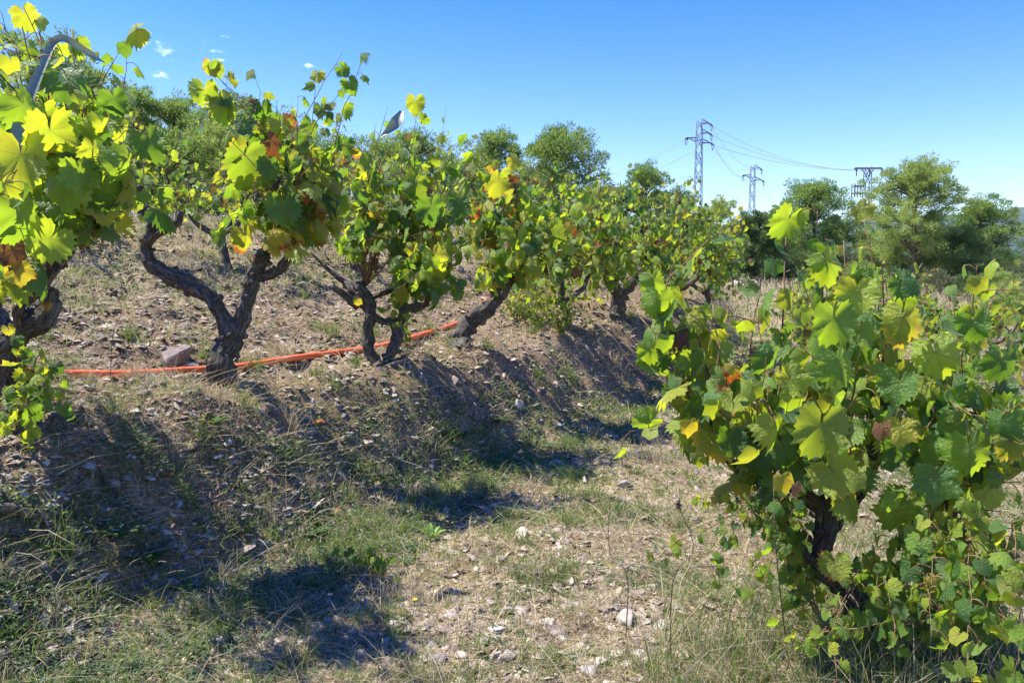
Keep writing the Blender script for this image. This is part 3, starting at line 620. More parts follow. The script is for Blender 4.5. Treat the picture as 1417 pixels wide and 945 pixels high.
for a in [(690, 262, 6.9, 38, 0, (0, .2), 'yellow', 1, 'yellow leaf burnt orange along its lower edge'), (718, 225, 7.0, 24, 60, (0, .3), 'yellow', 2), (757, 335, 6.9, 46, 0, (0, .1), 'turning', 3), (695, 370, 6.8, 36, 0, (0, .2), 'green', 3), (715, 345, 6.8, 40, 0, (.1, .1), 'green', 5)]:
    hero(v4, *a)
v4.finish()

# generic vines, free-standing heads of shoots
def auto_vine(x, y, label, seed, group, h=.75, rad=.55, top=1.45, n=26, size=.16, quality='low', cap=240, mix=(.75, .12, .10, .03), trunk=.07, arms=3, spacing=.085, low=.25, r0=.006):
    rg = np.random.default_rng(seed); z = z1(x, y); b = np.array([x, y, z]); woods = []; heads = []
    k = b + [rg.normal(0, .08), rg.normal(0, .08), h * .45]
    woods.append(('trunk', np.array([b - [0, 0, .06], b + (k - b) * .5 + rg.normal(0, .03, 3), k]), [trunk * 1.3, trunk, trunk]))
    a0 = rg.uniform(0, 6.28)
    for i in range(arms):
        a = a0 + i * 6.28 / arms + rg.normal(0, .3); e = k + np.array([math.cos(a) * rad * .5, math.sin(a) * rad * .5, h * .5 + rg.normal(0, .06)])
        m = (k + e) / 2 + np.array([math.cos(a) * .07, math.sin(a) * .07, -.06]) + rg.normal(0, .025, 3)
        woods.append(('arm', np.array([k - [0, 0, .04], m, e]), [trunk * .8, trunk * .6, trunk * .4])); heads.append(e)
    canes = []
    for i in range(n):
        a = rg.uniform(0, 6.28); t_ = rg.random(); hh = z + low + (top - low) * t_ ; R_ = rad * (1.25 - .55 * t_) * rg.uniform(.6, 1.1)
        T = np.array([x + math.cos(a) * R_, y + math.sin(a) * R_, hh + (.25 if rg.random() < .12 else 0)])
        canes.append((min(heads, key=lambda h_: np.linalg.norm(h_ - T) + rg.uniform(0, .2)), T))
    v = vine(label, b, woods, canes, size, seed, quality, cap, mix, group, spacing, r0, .1, .2, sides=14, step=.025)
    v.finish(); return v
auto_vine(.62, 9.0, 'vine in the row just past the leaning trunk, twisted thin stems showing beneath', 31, OLD, top=1.75, rad=.72, n=62, trunk=.055, quality='low', cap=290, size=.20)
auto_vine(1.32, 10.1, 'vine with a short stout dark trunk at the far foot of the bank', 32, OLD, top=1.75, rad=.75, n=62, trunk=.13, arms=3, size=.20, h=.85, cap=290)
auto_vine(2.35, 11.6, 'vine with yellowing top behind the stout dark trunk', 33, OLD, top=1.75, rad=.8, n=60, trunk=.07, size=.19, cap=260)
auto_vine(3.2, 13.2, 'last large vine of the row before the pale bush', 34, OLD, top=1.75, rad=.85, n=60, trunk=.06, size=.185, cap=240)
auto_vine(-3.05, 2.0, 'vine at the near end of the bank, outside the left edge', 35, OLD, top=1.6, rad=.65, n=26, size=.21, cap=200)
UP = 'vines of the upper row behind'
for i, (x, y, lb, tp) in enumerate([(-4.1, 7.6, 'upper row vine glimpsed between the left edge vine and the V trunk', 1.35), (-3.0, 8.3, 'small pale vine of the upper row behind the V trunk fork', 1.3), (-1.9, 9.6, 'upper row vine behind the crown of the V trunk vine', 1.35), (-.9, 11.0, 'upper row vine behind the twin-stemmed vine', 1.4), (.3, 13.0, 'upper row vine with yellow tips behind the leaning vine', 1.4), (1.4, 14.8, 'far upper row vine below the round pine', 1.4)]):
    auto_vine(x, y, lb, 50 + i, UP, top=tp, rad=.75, n=40, size=.14, cap=200, mix=(.66, .18, .13, .03), trunk=.05, spacing=.085, r0=.005)
RR = 'vines of the lower row beyond the near right vine'
for i, (x, y, lb, tp, sz) in enumerate([(3.55, 8.6, 'small vine standing in the path line behind the upright shoots', 1.6, .14), (4.4, 11.0, 'vine second in line behind the near right vine', 1.3, .155), (5.9, 10.2, 'low vine right of the big pine trunk', 1.15, .155), (7.2, 11.6, 'low vine near the right edge among pale scrub', 1.2, .155), (5.3, 7.4, 'vine behind the right edge with dense small leaves', 1.25, .16), (7.0, 14.5, 'far low vine below the big pine', 1.2, .155), (9.2, 14.0, 'far low vine at the right edge', 1.2, .155), (5.6, 13.8, 'far low vine between the two right pines', 1.1, .155)]):
    auto_vine(x, y, lb, 70 + i, RR, top=tp, rad=.7, n=34, size=sz, cap=180, trunk=.05, spacing=.09)

# near right vine
b = G(1188, 872); b = np.array([b[0], b[1], b[2]])
h5 = [(1150, 690, 2.9), (985, 612, 2.8), (1062, 668, 2.85), (1208, 618, 3.0), (1256, 745, 3.05), (1340, 650, 3.0), (1180, 690, 2.8)]
t5 = [(915, 390, 2.9, 1), (910, 470, 2.85, 1), (940, 560, 2.8, 1), (985, 440, 2.9, 1), (1022, 540, 2.7, 2), (1092, 295, 2.9, 2), (1135, 290, 2.8, 0), (1168, 330, 2.9, 0), (1205, 300, 3.0, 3), (1225, 360, 2.8, 3), (1278, 375, 2.9, 3), (1352, 372, 3.0, 5), (1385, 400, 3.1, 5), (1100, 440, 2.6, 0),
      (1160, 440, 2.6, 0), (1240, 450, 2.7, 3), (1300, 460, 2.7, 5), (1400, 480, 2.9, 5), (1060, 520, 2.6, 2), (1200, 560, 2.5, 0), (1300, 560, 2.6, 5), (1410, 600, 2.7, 5), (1350, 680, 2.6, 5), (1240, 600, 2.45, 6), (1300, 690, 2.6, 4), (1410, 720, 2.7, 4), (1370, 760, 2.7, 4), (1280, 740, 2.7, 4),
      (1130, 500, 3.0, 0), (1260, 500, 3.2, 3), (1340, 500, 3.1, 5), (1080, 600, 2.6, 2), (1150, 600, 2.5, 6), (940, 420, 3.0, 1), (1320, 420, 3.2, 5), (1190, 400, 3.1, 3), (1060, 400, 3.0, 2), (960, 520, 2.95, 1), (1380, 540, 3.2, 5), (1040, 450, 2.8, 2), (1330, 620, 2.5, 5), (1450, 560, 2.9, 5), (1460, 660, 2.8, 5), (1250, 400, 3.0, 3)]
v5 = vine('large leafy vine in the right foreground with a knotty trunk', b, [
    ('trunk', np.vstack([b - [0, 0, .08], pt([(1186, 835, 2.95), (1168, 805, 2.92), (1142, 790, 2.9), (1132, 765, 2.9), (1145, 735, 2.9), (1148, 708, 2.9), (1146, 685, 2.9)])]), [.085, .072, .062, .066, .052, .068, .074, .05]),
    ('arm', pt([(1135, 775, 2.9), (1118, 768, 2.88), (1112, 752, 2.87), (1122, 742, 2.87)]), [.04, .04, .035, .02]),
    ('arm', pt([(1140, 705, 2.9), (1100, 672, 2.88), (1060, 666, 2.86), (1030, 655, 2.83), (1005, 632, 2.8), (985, 608, 2.8)]), [.05, .042, .04, .03, .022, .012]),
    ('arm', pt([(1155, 715, 2.95), (1185, 680, 3.0), (1205, 645, 3.0), (1208, 615, 3.0)]), [.05, .045, .045, .04]),
    ('arm', pt([(1190, 850, 3.0), (1225, 815, 3.05), (1256, 795, 3.08), (1262, 770, 3.08), (1254, 742, 3.05)]), [.048, .04, .04, .036, .028]),
    ('arm', pt([(1256, 790, 3.08), (1290, 740, 3.1), (1320, 700, 3.05), (1342, 648, 3.0)]), [.045, .04, .035, .025]),
], from_heads(h5, [q for q in t5 if q[1] < 650 or q[0] > 1300], 7, .08, 1) + from_heads(h5, [(905, 400, 2.9, 1), (918, 430, 2.85, 1), (900, 455, 2.9, 1), (935, 500, 2.8, 1), (915, 520, 2.85, 1), (945, 540, 2.75, 1), (1000, 500, 2.7, 1), (1060, 560, 2.6, 2), (1110, 520, 2.55, 0), (1190, 500, 2.5, 0), (1290, 600, 2.5, 4), (1390, 660, 2.5, 5)], 8, .06), .175, 21, mix=(.86, .11, .02, .01), spacing=.085, r0=.006, lat=.12, cap=299, jit=.42, sides=36, step=.008)
v5.clear(1118, 1190, 690, 870, 2.95, .3); v5.clear(870, 1000, 640, 800, 3.2, .4)
for a in [(1085, 318, 2.75, 62, -20, (.3, -.1), 'green', 1), (1085, 290, 2.8, 44, 80, (0, .8), 'green', 2), (1200, 297, 2.85, 48, 50, (0, .5), 'turning', 4), (1150, 375, 2.6, 66, 25, (.2, -.3), 'green', 3), (1072, 375, 2.7, 44, 0, (.3, 0), 'green', 5),
          (1120, 350, 2.7, 48, 10, (-.6, 0), 'green', 6), (1185, 420, 2.5, 62, 0, (.2, .2), 'green', 0), (1155, 460, 2.35, 76, 5, (0, .25), 'green', 1), (1165, 520, 2.3, 88, 15, (.1, .3), 'green', 8), (1245, 460, 2.5, 76, -5, (.1, .1), 'turning', 3), (1262, 395, 2.7, 56, 60, (0, .5), 'green', 2),
          (1135, 612, 2.2, 94, 0, (0, -.1), 'turning', 1), (1245, 605, 2.3, 66, 0, (.2, .1), 'yellow', 4, 'broad yellow leaf with a brown left half'), (1218, 600, 2.28, 44, -10, (-.3, 0), 'brown', 1), (1043, 640, 2.4, 52, -15, (.7, 0), 'turning', 2), (1088, 672, 2.35, 48, 20, (0, .1), 'yellow', 3),
          (1103, 680, 2.32, 34, 10, (.2, 0), 'brown', 2), (1182, 672, 2.35, 54, -5, (.2, .1), 'turning', 5), (1155, 792, 2.4, 50, 5, (0, 0), 'yellow', 0, 'small yellow leaf hanging in front of the trunk'), (1295, 680, 2.3, 88, 0, (.1, .1), 'green', 4), (1345, 640, 2.4, 78, 10, (0, .1), 'green', 5),
          (1300, 505, 2.5, 74, 20, (0, .35), 'green', 6), (1385, 515, 2.6, 66, 0, (.3, .2), 'green', 7), (1100, 560, 2.4, 54, 5, (.4, 0), 'green', 2), (1065, 505, 2.5, 58, -15, (.4, .1), 'green', 3), (995, 570, 2.6, 50, 10, (.3, 0), 'green', 1), (1040, 545, 2.5, 48, 0, (0, 0), 'green', 4),
          (905, 400, 2.85, 52, 10, (.1, 0), 'green', 3), (910, 430, 2.8, 56, -5, (0, .1), 'green', 5), (925, 480, 2.75, 44, 0, (.5, 0), 'green', 1), (900, 495, 2.8, 48, 10, (.3, .1), 'green', 7), (958, 595, 2.6, 42, 15, (.1, 0), 'yellow', 2), (1010, 620, 2.6, 52, 5, (.2, 0), 'green', 0), (965, 640, 2.6, 36, 5, (.1, 0), 'turning', 7),
          (1240, 700, 2.4, 50, 0, (.4, .1), 'green', 3), (1267, 745, 2.4, 44, 0, (.1, 0), 'turning', 0), (1355, 400, 2.75, 46, 0, (.1, .4), 'turning', 6), (1362, 368, 2.85, 40, -60, (0, .8), 'green', 2), (1240, 545, 2.4, 60, -10, (.2, .2), 'green', 0), (1350, 460, 2.7, 56, 15, (.2, .1), 'green', 1), (1050, 490, 2.6, 38, 10, (.2, .2), 'brown', 0),
          (1380, 600, 2.4, 70, -10, (.1, .2), 'green', 3), (1200, 470, 2.6, 58, 30, (.4, .2), 'green', 4), (1095, 420, 2.7, 50, 10, (.5, 0), 'turning', 8), (985, 430, 2.85, 40, 50, (.2, .3), 'green', 6), (955, 470, 2.8, 42, 0, (.3, 0), 'green', 2)]:
    hero(v5, a[0], a[1], a[2], a[3] * .73, *a[4:])
v5.finish()

# suckers: thin shoots with small heart-shaped leaves
def sucker(base, targets, size, label, seed, cap=150, category='vine sucker', group=None, sp=.05):
    root = empty('vine_sucker', tuple(base), label, category, group)
    v = Vine(root, np.random.default_rng(seed), 'heart', cap, (.96, .03, .01, 0))
    for T in targets: grow_cane(v, base, T, size, sp, .0028, .3, .12, .6, .15, .55, 'shoot')
    v.clear(1115, 1190, 690, 850, 2.95, .3); v.finish()
sucker(G(1120, 850) * [1, .97, 1], [P(*q) for q in [(905, 775, 2.35), (960, 690, 2.6), (1000, 740, 2.4), (980, 800, 2.3), (1030, 830, 2.2), (1040, 720, 2.6), (1060, 800, 2.3)]], .085, 'thin reddish shoots with small heart-shaped leaves left of the near right trunk', 91)
sucker(G(1230, 900), [P(*q) for q in [(1150, 880, 2.2), (1240, 870, 2.1), (1290, 840, 2.2), (1300, 790, 2.5), (1330, 880, 2.1), (1130, 900, 2.1)]], .10, 'low shoots with rounded leaves between the two trunk feet of the near right vine', 92)
sucker(G(1330, 900), [P(*q) for q in [(1290, 880, 2.0), (1400, 870, 2.0), (1390, 790, 2.2), (1350, 820, 2.3), (1410, 920, 1.9), (1340, 930, 1.85), (1320, 780, 2.5)]], .115, 'broad leaved low shoots filling the bottom right corner', 93)
sucker(G(30, 585), [P(*q) for q in [(40, 510, 3.3), (85, 520, 3.25), (90, 545, 3.2), (70, 525, 3.3), (35, 560, 3.2), (60, 545, 3.15), (20, 580, 3.2)]], .12, 'small sucker with bright leaves beside the left edge trunk, over the orange hose', 94, sp=.075)
sucker(G(565, 480), [P(*q) for q in [(545, 435, 5.9), (560, 425, 5.9), (550, 455, 5.8), (570, 440, 5.9)]], .10, 'pale sucker hanging beside the twin-stemmed vine over the hose', 95, sp=.07)
for i, (px, py, lb) in enumerate([(745, 462, 'bushy low green plant under the row right of the leaning trunk'), (715, 450, 'smaller leafy plant at the foot of the leaning trunk'), (775, 468, 'green plant under the row beside the twisted stems')]):
    bs = G(px, py); rg = np.random.default_rng(200 + i)
    sucker(bs, [bs + np.array([rg.normal(0, .3), rg.normal(0, .2), rg.uniform(.15, .55)]) for _ in range(22)], .055, lb, 210 + i, cap=60, category='bush', sp=.045)
fs = G(520, 790)
sucker(fs, [P(*q) for q in [(512, 760, 3.6), (518, 775, 3.5), (540, 790, 3.4), (545, 800, 3.5)]], .10, 'pruned shoot with three pale leaves lying on the path', 96, sp=.12)
# ------------------------------------------------------------------ orange irrigation hose
hp = [G(x, y) for x, y in [(-60, 540), (20, 530), (90, 525), (150, 524), (210, 520), (262, 516), (300, 514), (345, 508), (400, 501), (450, 493), (500, 487), (540, 481), (580, 470), (606, 461), (632, 451), (650, 440), (668, 428), (690, 418)]]
hpts = resample(np.array(hp), 220); hpts[:, 2] = Z(hpts[:, 0], hpts[:, 1]); k_ = np.ones(25) / 25
for ax in range(3): hpts[12:-12, ax] = np.convolve(hpts[:, ax], k_, 'valid')
hpts[20:-20, 2] = np.convolve(hpts[:, 2], np.ones(41) / 41, 'valid'); hpts[:, 2] += .028 + .004 * np.sin(np.arange(220) * .13)
hm = MB(); tube(hm, hpts, .023 + .0012 * n2(hpts[:, 0], hpts[:, 1], 6), 12); hm.obj('irrigation_hose', HOSE, label='orange plastic irrigation hose lying along the foot of the near vine row', category='hose')

# ------------------------------------------------------------------ bird-scare ribbons
def tape_mat():
    m, t = newmat('holographic_film'); uv = N_(t, 'ShaderNodeTexCoord').outputs['UV']; s = N_(t, 'ShaderNodeSeparateXYZ', {0: uv})
    w_ = N_(t, 'ShaderNodeTexNoise', {'Vector': uv, 'Scale': 34, 'Detail': 2}); b_ = mth(t, 'SINE', mth(t, 'MULTIPLY', s.outputs[1], 260))
    c = ramp(t, mth(t, 'ADD', mth(t, 'MULTIPLY', b_, .06), w_.outputs[0]), [(.2, (.10, .12, .11)), (.4, (.20, .22, .19)), (.55, (.16, .24, .14)), (.7, (.30, .31, .28)), (.85, (.30, .28, .19))])
    finish(t, c, .38, w_.outputs[0], .4, .003, .6, .12, (.25, .32, .3, 1), .15); return m
TAPE = tape_mat()
def ribbon(name, pts, wid, nrm, label, group, twist=0):
    pts = resample(np.array(pts), 40); wd = resample(np.stack([wid] * 3, -1), 40)[:, 0]; T = norm(np.gradient(pts, axis=0)); mb = MB(); V = []; UVs = []
    for i in range(40):
        b_ = norm(np.cross(T[i], norm(np.array(nrm) + np.array([0, .4, .3]) * math.sin(i * .2 + twist)))); n_ = np.cross(b_, T[i])
        for j in range(5):
            q = (j - 2) / 4; V.append(pts[i] + b_ * wd[i] * q + n_ * wd[i] * .35 * (q * q * 2 - .3)); UVs.append([j / 4, i / 39])
    i = np.arange(39)[:, None] * 5 + np.arange(4)[None]; i = i.ravel()
    mb.add(V, None, np.stack([i, i + 1, i + 6, i + 5], -1), UVs)
    o = mb.obj(name, TAPE, None, True, True, label=label, category='ribbon', group=group); return o
BR = 'reflective bird-scare ribbons in the vines'
ribbon('reflective_ribbon', pt([(24, 218, 2.95), (27, 185, 2.95), (38, 142, 3.0), (55, 100, 3.05), (72, 62, 3.1), (84, 53, 3.12), (97, 57, 3.12), (115, 69, 3.15), (133, 80, 3.2), (146, 88, 3.25)]), [.05, .058, .045, .034, .03, .028, .026, .028, .026, .012], (.2, -1, .1), 'silvery film ribbon bent over a shoot of the left edge vine', BR)
ribbon('reflective_ribbon', pt([(526, 190, 5.95), (538, 180, 5.95), (549, 168, 5.95), (556, 154, 6.0)]), [.01, .05, .085, .03], (.1, -1, .1), 'small triangular film scrap shining above the twin-stemmed vine', BR, 1)

# ------------------------------------------------------------------ trees
def needle_mass(mb, centre, rad, n, size, rg, out, shape=(1, 1, .7)):
    d = norm(rg.normal(size=(n, 3))); p = centre + d * (rg.random((n, 1)) ** .45) * rad * np.array(shape)
    ax = norm(d * .8 + out * .5 + np.array([0, 0, .5]) + rg.normal(0, .45, (n, 3))); sd = norm(np.cross(ax, rg.normal(size=(n, 3))))
    L = size * rg.uniform(.6, 1.3, (n, 1)); W = L * rg.uniform(.13, .22, (n, 1))
    V = np.stack([p - sd * W, p + sd * W, p + ax * L], 1).reshape(-1, 3)
    mb.add(V, np.arange(n * 3).reshape(-1, 3), None, None, np.repeat(np.clip(rg.normal(.45, .16, n) + rg.normal(0, .14), 0, 1), 3))
def make_tree(name, label, cat, x, y, top, width, mat, seed, group=None, crown_low=.25, nl=15, clumps=6, nper=34, nsz=.16, shape='round', zoff=0, lean=0, trunk_r=None):
    """trunk with limbs that end in needle clumps"""
    nper = int(nper * 1.9); nsz = nsz * .72; width *= (1.22 if y < 34 else 1.04) if cat == 'tree' else 1.1; nl = int(nl * 1.25); rg = np.random.default_rng(seed); z = z1(x, y) + zoff; H = top - z; root = empty(name, (x, y, z), label, cat, group)
    tr = trunk_r or H * .022; T = np.array([[0, 0, -.2], [rg.normal(0, .02) * H, rg.normal(0, .02) * H, H * .35], [rg.normal(0, .03) * H + lean, rg.normal(0, .03) * H, H * .7], [rg.normal(0, .02) * H + lean, 0, H * .95]])
    tp = resample(T, 14); tb = MB(); tube(tb, tp, np.linspace(tr, tr * .2, 14), 8, .3, seed); tb.obj('trunk', PBARK, root)
    lb = MB(); cb = MB(); R = width / 2
    for i in range(nl):
        f = crown_low + (1 - crown_low) * (i + rg.uniform(-.3, .3)) / nl; f = min(max(f, crown_low), .97)
        s0 = np.array([np.interp(f * .93, np.linspace(0, .95, 14), tp[:, k]) for k in range(3)])
        g_ = (f - crown_low) / (1 - crown_low)
        if shape == 'round': rr = R * (math.sin(math.pi * min(1, .22 + g_ * .80)) ** .65) * rg.uniform(.75, 1.08)
        elif shape == 'cone': rr = R * (1 - g_) ** .7 * rg.uniform(.7, 1.15) + .15
        else: rr = R * (1 - .55 * g_) * rg.uniform(.6, 1.1)
        a = i * 2.4 + rg.normal(0, .4); e = s0 + np.array([math.cos(a) * rr, math.sin(a) * rr, rr * rg.uniform(.15, .5) + (H * .04 if g_ > .6 else 0)])
        e[2] = min(e[2], H * .98)
        mid = (s0 + e) / 2 + rg.normal(0, .05 * R, 3) - [0, 0, .05 * R]; lp = resample([s0, mid, e], 8)
        tube(lb, lp, np.linspace(tr * .42, tr * .08, 8), 5, .2, i, cap=False); out = norm(e - s0)
        for j in range(clumps):
            q = rg.uniform(.38, 1.05); c = s0 + (e - s0) * q + rg.normal(0, .11 * width, 3) * [1, 1, .75]
            if j % 2 == 0: tube(lb, resample([s0 + (e - s0) * q * .8, c], 3), [tr * .13, tr * .08, tr * .05], 4, cap=False)
            needle_mass(cb, c, width * rg.uniform(.055, .115), nper, nsz, rg, out)
    for j in range(int(clumps * 1.5)): needle_mass(cb, np.array([lean, 0, H * .93]) + rg.normal(0, .07 * width, 3), width * .08, nper, nsz, rg, np.array([0, 0, 1]))
    lb.obj('branches', PBARK, root); cb.obj('crown', mat, root, False, True); return root
def place(px, d, ytop, wpx): x = (px - CX) / F * d; return x, d, P(px, ytop, d)[2], wpx / F * d
def T_(px, d, ytop, wpx, name, label, mat, seed, **k):
    x, y, top, wd = place(px, d, ytop, wpx); return make_tree(name, label, k.pop('cat', 'tree'), x, y, top, wd, mat, seed, **k)
LP = 'dark pines on the slope behind the vines'
for i, (px, d, yt, w_, lb) in enumerate([(80, 17, 62, 130, 'tall dark pine behind the silvery ribbon'), (-40, 17, 90, 160, 'pine beyond the left edge of the view'), (212, 22, 128, 80, 'narrow pine top just right of the left edge vine'), (252, 23, 140, 90, 'second pine top right of the left edge vine'), (300, 22, 150, 110, 'dark pine behind the lone tall shoot'), (345, 24, 142, 90, 'spiky pine left of the V trunk crown'), (395, 25, 175, 100, 'pine hidden behind the V trunk crown'), (180, 26, 150, 110, 'pine between the left edge vine and the pine tops'), (575, 25, 188, 90, 'pine peeping out above the twin-stemmed vine'), (480, 26, 205, 120, 'pine hidden behind the gap between two vines')]):
    T_(px, d, yt, w_, 'pine_tree', lb, NEEDLE, 300 + i, group=LP, nl=20, clumps=7, nper=42, nsz=.13, shape='cone' if i % 2 else 'round', crown_low=.12)
T_(690, 30, 188, 82, 'pine_tree', 'slender grey-green pine left of the large round pine', NEEDLE, 321, nl=20, clumps=7, nper=50, nsz=.15, shape='cone', crown_low=.1)
T_(770, 30, 190, 112, 'pine_tree', 'large round-topped pine rising behind the middle of the vine row', NEEDLE, 322, nl=26, clumps=9, nper=60, nsz=.15, crown_low=.1)
T_(640, 31, 235, 90, 'pine_tree', 'low pine mostly hidden by vine leaves left of the slender pine', NEEDLE, 323, nl=16, clumps=7, nper=44, nsz=.15, crown_low=.1)
T_(890, 38, 235, 78, 'pine_tree', 'mid green pine left of the tallest pylon', NEEDLE, 324, nl=20, clumps=8, nper=48, nsz=.18, crown_low=.1)
T_(845, 38, 262, 66, 'pine_tree', 'low pine touching the row between round pine and pylon', NEEDLE, 325, nl=16, clumps=7, nper=44, nsz=.18, crown_low=.1)
T_(930, 42, 268, 84, 'pine_tree', 'dark low pine at the foot of the tallest pylon', NEEDLE3, 326, nl=18, clumps=8, nper=48, nsz=.2, crown_low=.08)
T_(992, 36, 280, 66, 'pale_tree', 'pale airy tree with thin bare stems below the short pylon', NEEDLE2, 327, nl=18, clumps=6, nper=42, nsz=.15, crown_low=.2, shape='round')
T_(1038, 44, 303, 70, 'evergreen_oak', 'dark round tree under the short pylon', NEEDLE3, 328, nl=20, clumps=8, nper=60, nsz=.2, crown_low=.02)
T_(1062, 47, 318, 50, 'evergreen_oak', 'small dark tree just right of the dark round tree', NEEDLE3, 329, nl=16, clumps=8, nper=50, nsz=.2, crown_low=.02)
T_(1120, 46, 258, 104, 'pine_tree', 'broad dark pine between the short pylon and the crossarm pylon', NEEDLE, 330, nl=26, clumps=9, nper=62, nsz=.2, crown_low=.05)
T_(1074, 48, 295, 60, 'pine_tree', 'lighter pine shoulder on the left of the broad dark pine', NEEDLE, 331, nl=16, clumps=8, nper=50, nsz=.2, crown_low=.05)
T_(1150, 50, 300, 46, 'pine_tree', 'dark pine flank right of the broad dark pine', NEEDLE3, 332, nl=16, clumps=8, nper=50, nsz=.2, crown_low=.05)
T_(1268, 42, 228, 108, 'pine_tree', 'tall spreading pine with open layered branches on the right', NEEDLE2, 333, nl=26, clumps=10, nper=80, nsz=.17, crown_low=.24, trunk_r=.17)
T_(1352, 44, 284, 96, 'pine_tree', 'lower spreading pine right of the tall open one', NEEDLE, 334, nl=22, clumps=8, nper=56, nsz=.19, crown_low=.2, trunk_r=.13)
T_(1312, 43, 318, 80, 'pine_tree', 'young pine between the two spreading pines', NEEDLE, 335, nl=16, clumps=8, nper=52, nsz=.19, crown_low=.1)
T_(1452, 34, 318, 60, 'pine_tree', 'pine cut by the right edge of the view', NEEDLE2, 336, nl=18, clumps=8, nper=52, nsz=.16, crown_low=.1)
T_(1590, 36, 250, 140, 'pine_tree', 'pine standing beyond the right edge', NEEDLE, 337, nl=18, clumps=8, nper=52, nsz=.16, crown_low=.1)
for i, (px, d, yt, w_, mt, lb) in enumerate([(960, 50, 300, 60, 0, 'pine filling the gap between pylon foot and pale tree'), (1015, 52, 318, 60, 0, 'pine behind the pale airy tree'), (1090, 54, 322, 70, 0, 'pine low behind the gap by the short pylon'), (1195, 50, 322, 70, 1, 'light green pine under the crossarm pylon'), (1230, 55, 330, 80, 0, 'pine behind the trunk of the tall spreading pine'), (1300, 55, 338, 80, 1, 'pale pine low between the spreading pines'), (1385, 50, 356, 70, 0, 'pine right of the lower spreading pine'), (810, 40, 275, 90, 0, 'pine low behind the row right of the round pine'), (730, 34, 250, 90, 1, 'pale pine between the slender and the round pine'), (620, 30, 225, 80, 0, 'pine seen through leaves above the leaning trunk'), (530, 27, 200, 90, 1, 'pale pine behind the twin-stemmed vine'), (430, 27, 190, 90, 0, 'pine between the crowns of two near vines'), (130, 19, 95, 100, 0, 'pine seen through the left edge shoots'), (320, 20, 185, 100, 1, 'low pale pine on the slope behind the V trunk'), (240, 19, 190, 110, 0, 'low pine on the slope left of the V trunk crown')]):
    T_(px, d, yt, w_, 'pine_tree', lb, [NEEDLE, NEEDLE2][mt], 350 + i, nl=18, clumps=8, nper=44, nsz=.16 if d > 30 else .12, crown_low=.06)
sb_ = np.random.default_rng(9)
for i, (px, d, yt, w_) in enumerate([(985, 40, 350, 60), (1020, 46, 352, 60), (1100, 44, 350, 60), (1160, 43, 352, 60), (1205, 44, 345, 60), (1240, 45, 352, 60), (1290, 46, 350, 60), (1335, 42, 352, 70), (1385, 40, 350, 60), (1420, 28, 362, 60), (1385, 24, 380, 60), (1345, 26, 388, 50), (1300, 30, 380, 50), (950, 38, 345, 50), (905, 40, 335, 50), (870, 40, 335, 60), (1180, 40, 372, 40), (1010, 36, 372, 26), (1130, 36, 378, 40), (1400, 18, 405, 60), (1230, 34, 380, 40)]):
    T_(px, d, yt, w_, 'shrub', ['grey-green shrub at the foot of the far pines', 'olive coloured shrub in the far scrub band', 'dark shrub in the shade under the far pines'][i % 3], [SCRUB, NEEDLE2, NEEDLE3][i % 3], 400 + i, group='shrubs under the far pines', nl=12, clumps=6, nper=36, nsz=.15 if d > 30 else .08, crown_low=.0, cat='shrub')

